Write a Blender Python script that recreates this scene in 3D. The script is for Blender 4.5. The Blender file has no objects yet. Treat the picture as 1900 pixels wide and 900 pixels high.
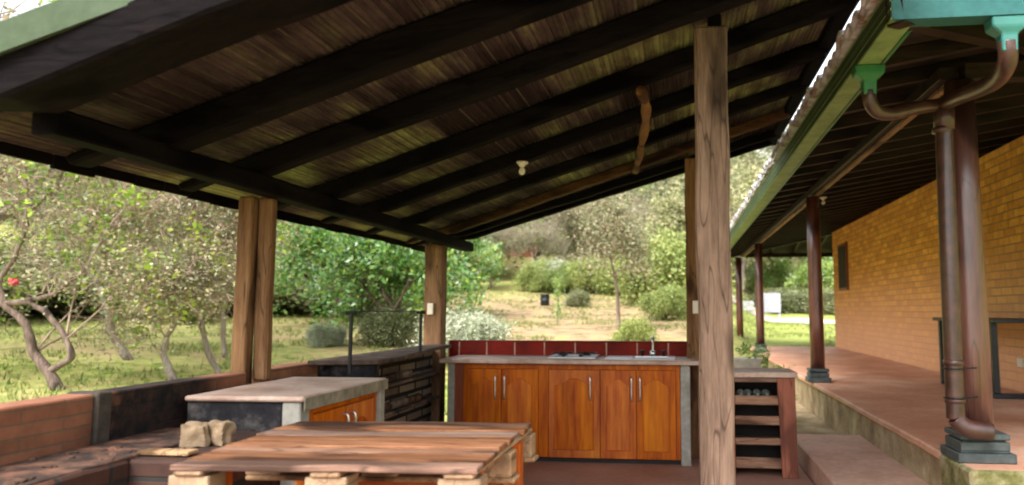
import bpy, bmesh, math, random
import numpy as np
from mathutils import Vector, Matrix, noise as mnoise

# ------------------------------------------------------------------ camera, sky, sun, exposure
scene = bpy.context.scene
COL = scene.collection
cam_d = bpy.data.cameras.new("camera"); cam = bpy.data.objects.new("camera", cam_d); COL.objects.link(cam)
cam.location = (0, 0, 1.345)
cam.rotation_euler = (math.radians(90 + 5.8304), 0, math.radians(7.2663))
cam_d.sensor_width = 36.0; cam_d.lens = 36.0 * 1420 / 1900
cam_d.shift_x = -(1080 - 950) / 1900; cam_d.shift_y = (430 - 450) / 1900
cam_d.clip_start = 0.05; cam_d.clip_end = 1000
cam_d.dof.use_dof = True; cam_d.dof.focus_distance = 5.0; cam_d.dof.aperture_fstop = 1.8
scene.camera = cam

SUN_EL, SUN_AZ = 50.0, 205.0     # azimuth: clockwise from +Y, where the light comes from
world = bpy.data.worlds.new("World"); scene.world = world; world.use_nodes = True
wn = world.node_tree; wn.nodes.clear()
sky = wn.nodes.new("ShaderNodeTexSky"); sky.sky_type = 'NISHITA'; sky.sun_disc = False
sky.sun_elevation = math.radians(SUN_EL); sky.sun_rotation = math.radians(SUN_AZ)
sky.air_density = 1.0; sky.dust_density = 4.0; sky.ozone_density = 1.0
hsv = wn.nodes.new("ShaderNodeHueSaturation"); hsv.inputs['Saturation'].default_value = 0.16
bg = wn.nodes.new("ShaderNodeBackground"); bg.inputs['Strength'].default_value = 0.15
wo = wn.nodes.new("ShaderNodeOutputWorld")
wn.links.new(sky.outputs[0], hsv.inputs['Color']); wn.links.new(hsv.outputs[0], bg.inputs['Color']); wn.links.new(bg.outputs[0], wo.inputs[0])
sun_d = bpy.data.lights.new("sun", 'SUN'); sun = bpy.data.objects.new("sun", sun_d); COL.objects.link(sun)
sun_d.energy = 1.0; sun_d.angle = math.radians(28); sun_d.color = (1.0, 0.95, 0.87)
az, el = math.radians(SUN_AZ), math.radians(SUN_EL)
to_sun = Vector((math.sin(az) * math.cos(el), math.cos(az) * math.cos(el), math.sin(el)))
sun.rotation_euler = to_sun.to_track_quat('Z', 'Y').to_euler()
vs = scene.view_settings
scene.display_settings.display_device = 'sRGB'
vs.view_transform = 'Standard'; vs.look = 'None'; vs.gamma = 1.0; vs.use_curve_mapping = False
vs.exposure = 1.92
scene.render.engine = 'CYCLES'
scene.cycles.max_bounces = 8; scene.cycles.diffuse_bounces = 5; scene.cycles.filter_width = 2.0
scene.cycles.use_denoising = True

rnd = random.Random(7)

# ------------------------------------------------------------------ materials
MATS = {}
def _new(name):
    m = bpy.data.materials.new(name); m.use_nodes = True
    nt = m.node_tree; b = nt.nodes['Principled BSDF']
    MATS[name] = m
    return m, nt, b
def _coord(nt, scale=(1, 1, 1), world=False):
    if world:
        g = nt.nodes.new('ShaderNodeNewGeometry'); out = g.outputs['Position']
    else:
        t = nt.nodes.new('ShaderNodeTexCoord'); out = t.outputs['Object']
    mp = nt.nodes.new('ShaderNodeMapping'); mp.inputs['Scale'].default_value = scale
    nt.links.new(out, mp.inputs[0]); return mp.outputs[0]
def _noise(nt, vec, scale, detail=6, rough=0.6):
    n = nt.nodes.new('ShaderNodeTexNoise'); n.inputs['Scale'].default_value = scale
    n.inputs['Detail'].default_value = detail; n.inputs['Roughness'].default_value = rough
    nt.links.new(vec, n.inputs['Vector']); return n.outputs[0]
def _ramp(nt, fac, stops):
    r = nt.nodes.new('ShaderNodeValToRGB'); e = r.color_ramp.elements
    while len(e) < len(stops): e.new(0.5)
    for i, (p, c) in enumerate(stops): e[i].position = p; e[i].color = (*c, 1)
    nt.links.new(fac, r.inputs[0]); return r.outputs[0]
def _mix(nt, fac, a, b, mode='MIX'):
    n = nt.nodes.new('ShaderNodeMix'); n.data_type = 'RGBA'; n.blend_type = mode
    for s, v in ((0, fac), (6, a), (7, b)):
        if isinstance(v, (int, float)): n.inputs[s].default_value = v
        elif isinstance(v, tuple): n.inputs[s].default_value = (*v, 1)
        else: nt.links.new(v, n.inputs[s])
    return n.outputs[2]
def _bump(nt, b, h, strength=0.3, dist=0.02):
    bp = nt.nodes.new('ShaderNodeBump'); bp.inputs['Strength'].default_value = strength; bp.inputs['Distance'].default_value = dist
    nt.links.new(h, bp.inputs['Height']); nt.links.new(bp.outputs[0], b.inputs['Normal'])
def _math(nt, op, a, b=None):
    n = nt.nodes.new('ShaderNodeMath'); n.operation = op
    for i, v in enumerate((a, b)):
        if v is None: continue
        if isinstance(v, (int, float)): n.inputs[i].default_value = v
        else: nt.links.new(v, n.inputs[i])
    return n.outputs[0]
def _maprange(nt, v, a, b, c=0.0, d=1.0):
    n = nt.nodes.new('ShaderNodeMapRange'); n.clamp = True
    nt.links.new(v, n.inputs[0])
    for i, x in enumerate((a, b, c, d)): n.inputs[i + 1].default_value = x
    return n.outputs[0]

def mat_plain(name, col, rough=0.6, metal=0.0, var=0.25, scale=8.0, bump=0.15, coat=0.0, world=False):
    m, nt, b = _new(name)
    v = _coord(nt, world=world)
    n = _noise(nt, v, scale)
    lo = tuple(c * (1 - var) for c in col); hi = tuple(min(1, c * (1 + var)) for c in col)
    nt.links.new(_ramp(nt, n, [(0.3, lo), (0.7, hi)]), b.inputs['Base Color'])
    b.inputs['Roughness'].default_value = rough; b.inputs['Metallic'].default_value = metal
    b.inputs['Coat Weight'].default_value = coat
    if bump: _bump(nt, b, _noise(nt, v, scale * 6), bump, 0.01)
    return m
def mat_wood(name, dark, mid, light, axis='z', grain=14.0, rough=0.75, bump=0.5, coat=0.0, knots=True, world=False, tone=0.12):
    m, nt, b = _new(name)
    k = {'x': (0.09, 1, 1), 'y': (1, 0.09, 1), 'z': (1, 1, 0.09)}[axis]
    info = nt.nodes.new('ShaderNodeObjectInfo')
    v = _coord(nt, k, world)
    add = nt.nodes.new('ShaderNodeVectorMath'); add.operation = 'ADD'
    comb = nt.nodes.new('ShaderNodeCombineXYZ')
    for i in range(3): nt.links.new(_math(nt, 'MULTIPLY', info.outputs['Random'], 7.0 + 3 * i), comb.inputs[i])
    nt.links.new(v, add.inputs[0]); nt.links.new(comb.outputs[0], add.inputs[1]); v = add.outputs[0]
    n1 = _noise(nt, v, grain, 8, 0.65)
    n2 = _noise(nt, v, grain * 5, 6, 0.7)
    nc = _noise(nt, v, grain * 1.7, 1, 0.3)
    crack = _maprange(nt, _math(nt, 'ABSOLUTE', _math(nt, 'SUBTRACT', nc, 0.5)), 0.0, 0.018, 1.0, 0.0)
    c1 = _ramp(nt, n1, [(0.32, dark), (0.5, mid), (0.68, light)])
    c2 = _mix(nt, 0.45, c1, _ramp(nt, n2, [(0.35, dark), (0.65, light)]))
    if knots:
        v2 = _coord(nt, tuple(0.35 if s < 0.5 else 1 for s in k), world)
        n3 = _noise(nt, v2, 5.0, 2, 0.4)
        c2 = _mix(nt, _maprange(nt, n3, 0.55, 0.64, 0, 0.85), c2, tuple(c * 0.45 for c in dark))
        c2 = _mix(nt, _math(nt, 'MULTIPLY', crack, 0.7), c2, tuple(c * 0.3 for c in dark))
    hs = nt.nodes.new('ShaderNodeHueSaturation'); nt.links.new(_maprange(nt, info.outputs['Random'], 0, 1, 1.0 - tone, 1.0 + tone), hs.inputs['Value'])
    nt.links.new(_maprange(nt, _math(nt, 'FRACT', _math(nt, 'MULTIPLY', info.outputs['Random'], 7.3)), 0, 1, 1.0 - tone, 1.0 + tone * 0.7), hs.inputs['Saturation'])
    nt.links.new(c2, hs.inputs['Color']); c2 = hs.outputs[0]
    nt.links.new(c2, b.inputs['Base Color'])
    b.inputs['Roughness'].default_value = rough; b.inputs['Coat Weight'].default_value = coat; b.inputs['Coat Roughness'].default_value = 0.25
    b.inputs['Specular IOR Level'].default_value = 0.12 if rough > 0.7 else (0.2 if coat == 0 else 0.5)
    _bump(nt, b, n2, bump, 0.006)
    return m
def mat_brick(name, c1, c2, mortar, plane='x', bw=0.25, rh=0.07, mort=0.008, soot=None, bump=0.6, tint=None, rough=0.85, bias=0.0):
    m, nt, b = _new(name)
    g = nt.nodes.new('ShaderNodeNewGeometry'); sep = nt.nodes.new('ShaderNodeSeparateXYZ'); nt.links.new(g.outputs['Position'], sep.inputs[0])
    comb = nt.nodes.new('ShaderNodeCombineXYZ')
    nt.links.new(sep.outputs[1 if plane == 'x' else 0], comb.inputs[0]); nt.links.new(sep.outputs[2], comb.inputs[1])
    wob = _noise(nt, comb.outputs[0], 2.5, 3)
    add = nt.nodes.new('ShaderNodeVectorMath'); add.operation = 'ADD'
    wc = nt.nodes.new('ShaderNodeCombineXYZ'); nt.links.new(_math(nt, 'MULTIPLY', wob, 0.02), wc.inputs[1])
    nt.links.new(comb.outputs[0], add.inputs[0]); nt.links.new(wc.outputs[0], add.inputs[1])
    br = nt.nodes.new('ShaderNodeTexBrick'); nt.links.new(add.outputs[0], br.inputs['Vector'])
    br.inputs['Scale'].default_value = 1.0; br.inputs['Brick Width'].default_value = bw; br.inputs['Row Height'].default_value = rh
    br.inputs['Mortar Size'].default_value = mort; br.inputs['Mortar Smooth'].default_value = 0.3; br.inputs['Bias'].default_value = bias
    br.inputs['Color1'].default_value = (*c1, 1); br.inputs['Color2'].default_value = (*c2, 1); br.inputs['Mortar'].default_value = (*mortar, 1)
    n = _noise(nt, g.outputs['Position'], 9.0, 8, 0.7)
    col = _mix(nt, 0.6, br.outputs['Color'], _ramp(nt, n, [(0.25, (0.45, 0.45, 0.45)), (0.75, (1.5, 1.5, 1.5))]), 'MULTIPLY')
    if tint:
        z0, z1, sc = tint      # second colour mixed in towards the foot of the wall
        nz = _math(nt, 'ADD', sep.outputs[2], _math(nt, 'MULTIPLY', _math(nt, 'SUBTRACT', n, 0.5), 0.9))
        col = _mix(nt, _maprange(nt, nz, z1, z0, 0.0, 0.75), col, sc)
    if soot:
        y0, y1, amt = soot
        ny = _math(nt, 'ADD', sep.outputs[1], _math(nt, 'MULTIPLY', _math(nt, 'SUBTRACT', _noise(nt, g.outputs['Position'], 3.0, 5), 0.5), 0.5))
        a = _math(nt, 'MULTIPLY', _maprange(nt, ny, y0 - 0.08, y0 + 0.08), _maprange(nt, ny, y1 + 0.15, y1 - 0.1))
        n5 = _maprange(nt, _noise(nt, g.outputs['Position'], 12.0, 6), 0.25, 0.6, 0.75, 1.0)
        col = _mix(nt, _math(nt, 'MULTIPLY', _math(nt, 'MULTIPLY', a, amt), n5), col, (0.011, 0.010, 0.011))
    nt.links.new(col, b.inputs['Base Color']); b.inputs['Roughness'].default_value = rough; b.inputs['Specular IOR Level'].default_value = 0.2
    h = _math(nt, 'ADD', _math(nt, 'MULTIPLY', br.outputs['Fac'], -1.0), _math(nt, 'MULTIPLY', n, 0.5))
    _bump(nt, b, h, bump, 0.008)
    return m
def mat_patch(name, stops, scale=3.0, rough=0.85, bump=0.4, fine=30.0, world=True, stretch=(1, 1, 1), spec=0.2, coat=0.0):
    m, nt, b = _new(name)
    v = _coord(nt, stretch, world)
    n = _noise(nt, v, scale, 8, 0.62); f = _noise(nt, v, fine, 5, 0.6)
    c = _mix(nt, 0.3, _ramp(nt, n, stops), _ramp(nt, f, [(0.3, (0.5, 0.5, 0.5)), (0.7, (1.35, 1.35, 1.35))]), 'MULTIPLY')
    nt.links.new(c, b.inputs['Base Color']); b.inputs['Roughness'].default_value = rough
    b.inputs['Specular IOR Level'].default_value = spec; b.inputs['Coat Weight'].default_value = coat
    _bump(nt, b, f, bump, 0.01)
    return m
def mat_leaf(name, stops, rough=0.5, trans=0.3):
    m, nt, b = _new(name)
    g = nt.nodes.new('ShaderNodeNewGeometry')
    c = _ramp(nt, g.outputs['Random Per Island'], stops)
    r = nt.nodes[-1]
    info = nt.nodes.new('ShaderNodeObjectInfo')
    hs = nt.nodes.new('ShaderNodeHueSaturation')
    nt.links.new(_maprange(nt, info.outputs['Random'], 0, 1, 0.48, 0.52), hs.inputs['Hue'])
    nt.links.new(_maprange(nt, info.outputs['Random'], 0, 1, 1.2, 0.85), hs.inputs['Value'])
    nt.links.new(c, hs.inputs['Color']); c = hs.outputs[0]
    nt.links.new(c, b.inputs['Base Color']); b.inputs['Roughness'].default_value = rough
    tr = nt.nodes.new('ShaderNodeBsdfTranslucent'); nt.links.new(c, tr.inputs['Color'])
    mx = nt.nodes.new('ShaderNodeMixShader'); mx.inputs[0].default_value = trans
    out = nt.nodes['Material Output']
    nt.links.new(b.outputs[0], mx.inputs[1]); nt.links.new(tr.outputs[0], mx.inputs[2]); nt.links.new(mx.outputs[0], out.inputs[0])
    return m

# pavilion timber
for ax in 'xyz':
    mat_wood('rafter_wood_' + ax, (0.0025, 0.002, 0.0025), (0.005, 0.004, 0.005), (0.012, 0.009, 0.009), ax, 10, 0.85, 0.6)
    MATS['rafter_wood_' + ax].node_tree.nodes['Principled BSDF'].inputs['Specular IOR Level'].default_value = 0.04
    mat_wood('post_wood_' + ax, (0.065, 0.038, 0.024), (0.165, 0.10, 0.064), (0.29, 0.185, 0.125), ax, 11, 0.85, 0.8)
    mat_wood('orange_wood_' + ax, (0.17, 0.017, 0.001), (0.42, 0.072, 0.001), (0.66, 0.20, 0.003), ax, 5, 0.5, 0.1, 0.0, False, tone=0.05)
    mat_wood('pallet_wood_' + ax, (0.07, 0.032, 0.02), (0.185, 0.085, 0.048), (0.33, 0.18, 0.11), ax, 10, 0.8, 0.7, tone=0.3)
mat_wood('bounce_lit_rafter_wood', (0.03, 0.015, 0.008), (0.07, 0.035, 0.015), (0.14, 0.07, 0.03), 'x', 10, 0.8, 0.6)  # bounce light on one back rafter, put into its wood colour
mat_wood('block_wood', (0.18, 0.10, 0.05), (0.32, 0.20, 0.11), (0.46, 0.31, 0.18), 'y', 9, 0.8, 0.4)
mat_wood('brown_post_wood', (0.09, 0.038, 0.016), (0.19, 0.088, 0.035), (0.32, 0.17, 0.075), 'z', 10, 0.8, 0.7)
mat_wood('dark_red_wood', (0.10, 0.012, 0.004), (0.18, 0.03, 0.006), (0.27, 0.06, 0.01), 'z', 9, 0.45, 0.15, 0.1, False)
mat_wood('porch_post_wood', (0.055, 0.014, 0.010), (0.10, 0.03, 0.02), (0.16, 0.055, 0.035), 'z', 8, 0.38, 0.2, 0.5)
mat_wood('lit_beam_wood', (0.16, 0.075, 0.04), (0.24, 0.13, 0.075), (0.30, 0.18, 0.11), 'y', 8, 0.6, 0.3)  # paler copy of the beam wood, for its lit lower edge
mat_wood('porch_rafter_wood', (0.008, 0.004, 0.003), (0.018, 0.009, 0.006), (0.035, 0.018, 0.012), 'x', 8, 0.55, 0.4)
mat_wood('rack_wood', (0.13, 0.06, 0.04), (0.24, 0.13, 0.085), (0.36, 0.23, 0.16), 'x', 12, 0.8, 0.5)
mat_wood('rack_side_wood', (0.22, 0.055, 0.025), (0.30, 0.085, 0.04), (0.37, 0.12, 0.06), 'z', 8, 0.7, 0.4)
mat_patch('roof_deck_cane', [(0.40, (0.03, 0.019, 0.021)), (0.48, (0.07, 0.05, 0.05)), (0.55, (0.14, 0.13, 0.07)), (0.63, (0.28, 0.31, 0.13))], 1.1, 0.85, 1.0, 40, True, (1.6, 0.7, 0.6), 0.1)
mat_patch('roof_sheet', [(0.35, (0.16, 0.12, 0.09)), (0.65, (0.24, 0.2, 0.15))], 3)
mat_patch('green_trim', [(0.3, (0.035, 0.058, 0.026)), (0.7, (0.065, 0.09, 0.055))], 5, 0.7, 0.1)
mat_patch('gutter_green', [(0.3, (0.02, 0.12, 0.045)), (0.7, (0.05, 0.2, 0.08))], 4, 0.35, 0.06)
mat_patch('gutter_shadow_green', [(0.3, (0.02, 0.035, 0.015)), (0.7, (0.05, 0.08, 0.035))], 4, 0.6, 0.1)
mat_patch('gutter_teal', [(0.3, (0.018, 0.095, 0.095)), (0.7, (0.036, 0.135, 0.135))], 4, 0.45, 0.06)
mat_patch('gutter_moss', [(0.3, (0.13, 0.20, 0.07)), (0.7, (0.24, 0.34, 0.14))], 6, 0.5, 0.15)
mat_patch('lichen_tile', [(0.35, (0.28, 0.16, 0.09)), (0.5, (0.5, 0.48, 0.5)), (0.65, (0.7, 0.7, 0.74))], 9, 0.7, 0.4)
mat_patch('old_tile', [(0.3, (0.20, 0.09, 0.05)), (0.7, (0.34, 0.18, 0.10))], 9, 0.85, 0.5)
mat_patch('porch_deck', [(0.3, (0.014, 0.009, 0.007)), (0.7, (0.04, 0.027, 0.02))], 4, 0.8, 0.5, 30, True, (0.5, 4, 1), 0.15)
mat_patch('red_cement', [(0.3, (0.28, 0.13, 0.09)), (0.7, (0.44, 0.25, 0.19))], 1.3, 0.55, 0.15, 24)
mat_patch('porch_cement', [(0.3, (0.42, 0.18, 0.11)), (0.5, (0.56, 0.28, 0.18)), (0.66, (0.66, 0.42, 0.31))], 1.3, 0.5, 0.1, 20)
mat_patch('step_cement', [(0.3, (0.46, 0.26, 0.19)), (0.7, (0.68, 0.45, 0.35))], 1.6, 0.6, 0.15, 20)
mat_patch('riser_stone', [(0.3, (0.18, 0.125, 0.07)), (0.5, (0.32, 0.24, 0.14)), (0.7, (0.52, 0.42, 0.26))], 3, 0.9, 0.8)
mat_patch('mossy_stone', [(0.32, (0.05, 0.06, 0.02)), (0.48, (0.16, 0.15, 0.055)), (0.66, (0.34, 0.29, 0.18))], 8, 0.9, 0.8)
mat_patch('counter_cement', [(0.3, (0.30, 0.18, 0.13)), (0.5, (0.47, 0.33, 0.26)), (0.7, (0.62, 0.50, 0.42))], 3, 0.55, 0.2)
mat_patch('counter_edge', [(0.3, (0.16, 0.14, 0.10)), (0.7, (0.30, 0.27, 0.2))], 12, 0.85, 0.8)
mat_patch('grey_stone', [(0.3, (0.24, 0.23, 0.19)), (0.7, (0.36, 0.35, 0.31))], 10, 0.8, 0.4)
mat_patch('black_slab', [(0.35, (0.02, 0.016, 0.013)), (0.55, (0.10, 0.065, 0.05)), (0.75, (0.24, 0.15, 0.11))], 5, 0.8, 0.6)
mat_patch('soot_face', [(0.38, (0.006, 0.006, 0.008)), (0.52, (0.018, 0.017, 0.019)), (0.68, (0.10, 0.09, 0.085))], 6, 0.85, 0.8)
mat_patch('ash', [(0.35, (0.02, 0.014, 0.012)), (0.5, (0.06, 0.035, 0.026)), (0.66, (0.17, 0.08, 0.05))], 10, 0.95, 1.0)
mat_patch('mortar_grey', [(0.3, (0.035, 0.03, 0.026)), (0.7, (0.10, 0.08, 0.065))], 10, 0.9, 0.6)
mat_patch('plinth_paint', [(0.3, (0.035, 0.045, 0.045)), (0.7, (0.085, 0.10, 0.10))], 12, 0.5, 0.3, 30, False)
mat_brick('house_brick', (0.84, 0.42, 0.075), (0.60, 0.26, 0.045), (0.40, 0.23, 0.11), 'x', 0.30, 0.095, 0.009, tint=(0.9, 2.3, (0.84, 0.45, 0.28)), bump=1.0)
mat_brick('house_brick_front', (0.84, 0.42, 0.075), (0.60, 0.26, 0.045), (0.40, 0.23, 0.11), 'y', 0.30, 0.095, 0.009, tint=(0.9, 2.3, (0.84, 0.45, 0.28)), bump=1.0)
mat_brick('low_wall_brick', (0.30, 0.125, 0.075), (0.20, 0.08, 0.048), (0.15, 0.10, 0.07), 'x', 0.4, 0.052, 0.004, soot=(3.0, 3.75, 1.0))
mat_brick('hearth_brick', (0.20, 0.08, 0.045), (0.09, 0.04, 0.026), (0.05, 0.045, 0.04), 'x', 0.25, 0.09, 0.012, soot=(2.35, 3.6, 0.7))
mat_brick('counter_end_brick', (0.10, 0.05, 0.04), (0.05, 0.03, 0.03), (0.10, 0.095, 0.09), 'y', 0.28, 0.1, 0.008)
mat_brick('corner_brick', (0.30, 0.23, 0.17), (0.12, 0.08, 0.06), (0.02, 0.017, 0.015), 'x', 0.4, 0.09, 0.02)
mat_plain('red_tile', (0.17, 0.010, 0.003), 0.55, 0, 0.45, 5, 0.05, 0.0, True)
MATS['red_tile'].node_tree.nodes['Principled BSDF'].inputs['Specular IOR Level'].default_value = 0.15
mat_plain('grout', (0.5, 0.3, 0.22), 0.8)
mat_plain('brick_back', (0.32, 0.13, 0.08), 0.9, world=True)
mat_plain('steel', (0.55, 0.56, 0.57), 0.28, 1.0, 0.1, 6, 0.03)
mat_plain('handle_metal', (0.62, 0.58, 0.55), 0.3, 0.9, 0.1, 30, 0.0)
mat_plain('black_iron', (0.018, 0.018, 0.018), 0.5, 0.6, 0.3, 20, 0.2)
mat_plain('black_steel', (0.012, 0.016, 0.018), 0.4, 0.3, 0.2, 8, 0.05)
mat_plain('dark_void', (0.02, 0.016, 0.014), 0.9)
mat_plain('brown_pipe', (0.05, 0.019, 0.014), 0.42, 0, 0.5, 14, 0.12, 0.25)
mat_plain('teal_plastic', (0.035, 0.17, 0.15), 0.35, 0, 0.1, 6, 0.0)
mat_plain('white_plastic', (0.75, 0.68, 0.58), 0.45, 0, 0.08, 6, 0.0)
mat_plain('white_paint', (0.30, 0.31, 0.35), 0.6, 0, 0.1, 6, 0.05)
mat_plain('bulb_glass', (0.8, 0.76, 0.6), 0.15, 0, 0.03, 6, 0.0)
mat_plain('beige_stone', (0.21, 0.145, 0.085), 0.85, 0, 0.3, 12, 0.6)
mat_plain('bottle_glass', (0.16, 0.19, 0.17), 0.12, 0, 0.1, 6, 0.0)
mat_plain('clay_pot', (0.6, 0.55, 0.48), 0.8)
mat_plain('pink_wall', (0.34, 0.15, 0.11), 0.85)
mat_plain('red_petal', (0.5, 0.07, 0.08), 0.6)
mat_plain('rock', (0.45, 0.45, 0.45), 0.85)
mat_wood('bark_grey', (0.13, 0.10, 0.075), (0.24, 0.19, 0.15), (0.38, 0.33, 0.29), 'z', 8, 0.95, 0.9)
mat_wood('bark_brown', (0.07, 0.045, 0.033), (0.16, 0.105, 0.08), (0.30, 0.22, 0.18), 'z', 8, 0.95, 0.9)
mat_patch('twig', [(0.35, (0.20, 0.14, 0.11)), (0.65, (0.42, 0.31, 0.25))], 3, 0.95, 0.2)
mat_patch('path_earth', [(0.3, (0.50, 0.42, 0.32)), (0.7, (0.68, 0.60, 0.48))], 2, 0.95, 0.3)
mat_leaf('leaf_lichen', [(0.0, (0.13, 0.15, 0.07)), (0.3, (0.36, 0.33, 0.18)), (0.6, (0.52, 0.41, 0.27)), (0.8, (0.30, 0.36, 0.20)), (1.0, (0.48, 0.46, 0.34))], 0.8, 0.35)
mat_leaf('leaf_lime', [(0.0, (0.10, 0.22, 0.03)), (0.5, (0.27, 0.42, 0.04)), (0.85, (0.44, 0.50, 0.08)), (1.0, (0.36, 0.46, 0.32))], 0.45, 0.45)
mat_leaf('leaf_green', [(0.0, (0.05, 0.13, 0.02)), (0.3, (0.14, 0.29, 0.05)), (0.55, (0.26, 0.42, 0.16)), (0.8, (0.36, 0.44, 0.04)), (1.0, (0.46, 0.58, 0.42))], 0.35, 0.4)
mat_leaf('leaf_bush', [(0.0, (0.10, 0.16, 0.03)), (0.5, (0.27, 0.33, 0.08)), (1.0, (0.46, 0.47, 0.18))], 0.5, 0.3)
mat_leaf('leaf_dark', [(0.0, (0.06, 0.09, 0.03)), (0.5, (0.20, 0.22, 0.09)), (1.0, (0.42, 0.41, 0.24))], 0.6, 0.3)
mat_leaf('leaf_sage', [(0.0, (0.20, 0.26, 0.15)), (0.5, (0.34, 0.38, 0.27)), (1.0, (0.52, 0.52, 0.40))], 0.7, 0.25)
mat_leaf('leaf_far', [(0.0, (0.12, 0.15, 0.06)), (0.35, (0.32, 0.33, 0.16)), (0.6, (0.50, 0.43, 0.27)), (0.8, (0.34, 0.42, 0.13)), (1.0, (0.60, 0.52, 0.38))], 0.8, 0.35)
mat_leaf('grass_blade', [(0.0, (0.10, 0.15, 0.03)), (0.5, (0.22, 0.26, 0.06)), (1.0, (0.38, 0.35, 0.15))], 0.7, 0.35)

def ground_material():
    m, nt, b = _new('ground_grass')
    g = nt.nodes.new('ShaderNodeNewGeometry'); P = g.outputs['Position']
    n1 = _noise(nt, P, 0.5, 8, 0.7); n2 = _noise(nt, P, 3.5, 8, 0.7); n3 = _noise(nt, P, 20, 4, 0.6)
    grass = _ramp(nt, n2, [(0.34, (0.08, 0.13, 0.025)), (0.46, (0.20, 0.27, 0.05)), (0.56, (0.36, 0.36, 0.11)), (0.66, (0.36, 0.26, 0.14))])
    grass = _mix(nt, _maprange(nt, n1, 0.46, 0.62, 0, 0.8), grass, (0.36, 0.26, 0.14))
    # bare earth bank behind the kitchen
    sep = nt.nodes.new('ShaderNodeSeparateXYZ'); nt.links.new(P, sep.inputs[0])
    dx = _math(nt, 'DIVIDE', _math(nt, 'ADD', sep.outputs[0], 4.2), 7.5)
    dy = _math(nt, 'DIVIDE', _math(nt, 'SUBTRACT', sep.outputs[1], 24.5), 10.5)
    d = _math(nt, 'ADD', _math(nt, 'POWER', _math(nt, 'ABSOLUTE', dx), 2.0), _math(nt, 'POWER', _math(nt, 'ABSOLUTE', dy), 2.0))
    d = _math(nt, 'ADD', d, _math(nt, 'MULTIPLY', _math(nt, 'SUBTRACT', n2, 0.5), 2.6))
    earth = _ramp(nt, _noise(nt, P, 2.2, 6, 0.65), [(0.34, (0.10, 0.11, 0.035)), (0.45, (0.26, 0.17, 0.10)), (0.54, (0.40, 0.26, 0.17)), (0.63, (0.26, 0.27, 0.09))])
    col = _mix(nt, _maprange(nt, d, 1.35, 0.4, 0, 0.9), grass, earth)
    # litter of the wooded hill
    far = _maprange(nt, sep.outputs[1], 46, 60)
    col = _mix(nt, far, col, (0.16, 0.14, 0.07))
    # even green lawn to the right of the pavilion
    lawn = _math(nt, 'MULTIPLY', _maprange(nt, sep.outputs[0], 0.6, 2.0), _maprange(nt, sep.outputs[1], 46, 40))
    col = _mix(nt, _math(nt, 'MULTIPLY', lawn, 0.85), col, _ramp(nt, n2, [(0.35, (0.19, 0.26, 0.04)), (0.7, (0.32, 0.34, 0.10))]))
    nt.links.new(col, b.inputs['Base Color']); b.inputs['Roughness'].default_value = 0.95
    b.inputs['Specular IOR Level'].default_value = 0.2
    _bump(nt, b, n3, 0.8, 0.05)
ground_material()

def slat_variation():
    nt = MATS['roof_deck_cane'].node_tree; b = nt.nodes['Principled BSDF']
    old = b.inputs['Base Color'].links[0].from_socket
    g = nt.nodes.new('ShaderNodeNewGeometry')
    f = _ramp(nt, g.outputs['Random Per Island'], [(0.0, (0.6, 0.58, 0.58)), (0.5, (0.9, 0.9, 0.9)), (1.0, (1.25, 1.25, 1.22))])
    nt.links.new(_mix(nt, 1.0, old, f, 'MULTIPLY'), b.inputs['Base Color'])
slat_variation()

# ------------------------------------------------------------------ mesh helpers
def tag(o, label=None, cat=None, group=None, kind=None):
    if label: o['label'] = label
    if cat: o['category'] = cat
    if group: o['group'] = group
    if kind: o['kind'] = kind
    return o
BASE = {}
def thing(name, label, cat, loc=(0, 0, 0), group=None):
    o = bpy.data.objects.new(name, None); COL.objects.link(o); o.location = loc; o.empty_display_size = 0.1
    BASE[o.name] = Vector(loc); return tag(o, label, cat, group)
def obj(name, bm, mat, parent=None, bevel=0.0, smooth=False, label=None):
    if bevel:
        bmesh.ops.bevel(bm, geom=list(bm.edges), offset=bevel, segments=1, affect='EDGES', clamp_overlap=True)
    bmesh.ops.recalc_face_normals(bm, faces=list(bm.faces))
    me = bpy.data.meshes.new(name); bm.to_mesh(me); bm.free()
    for mm in (mat if isinstance(mat, (list, tuple)) else [mat]): me.materials.append(MATS[mm])
    if smooth:
        for p in me.polygons: p.use_smooth = True
    o = bpy.data.objects.new(name, me); COL.objects.link(o)
    if parent is not None:
        base = BASE[parent.name]; me.transform(Matrix.Translation(-base)); o.parent = parent; BASE[o.name] = base
    else: BASE[o.name] = Vector((0, 0, 0))
    if label: o['label'] = label
    return o
def solo(name, bm, mat, label, cat, group=None, bevel=0.0, smooth=False):
    o = obj(name, bm, mat, None, bevel, smooth); return tag(o, label, cat, group)
def struct(name, bm, mat, bevel=0.0):
    return tag(obj(name, bm, mat, None, bevel), kind='structure')
def B(): return bmesh.new()
def box(bm, x0, x1, y0, y1, z0, z1, mi=0):
    v = [bm.verts.new(p) for p in ((x0,y0,z0),(x1,y0,z0),(x1,y1,z0),(x0,y1,z0),(x0,y0,z1),(x1,y0,z1),(x1,y1,z1),(x0,y1,z1))]
    for f in ((0,3,2,1),(4,5,6,7),(0,1,5,4),(1,2,6,5),(2,3,7,6),(3,0,4,7)):
        bm.faces.new([v[i] for i in f]).material_index = mi
    return bm
def mbox(*a): return box(B(), *a)
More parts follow.
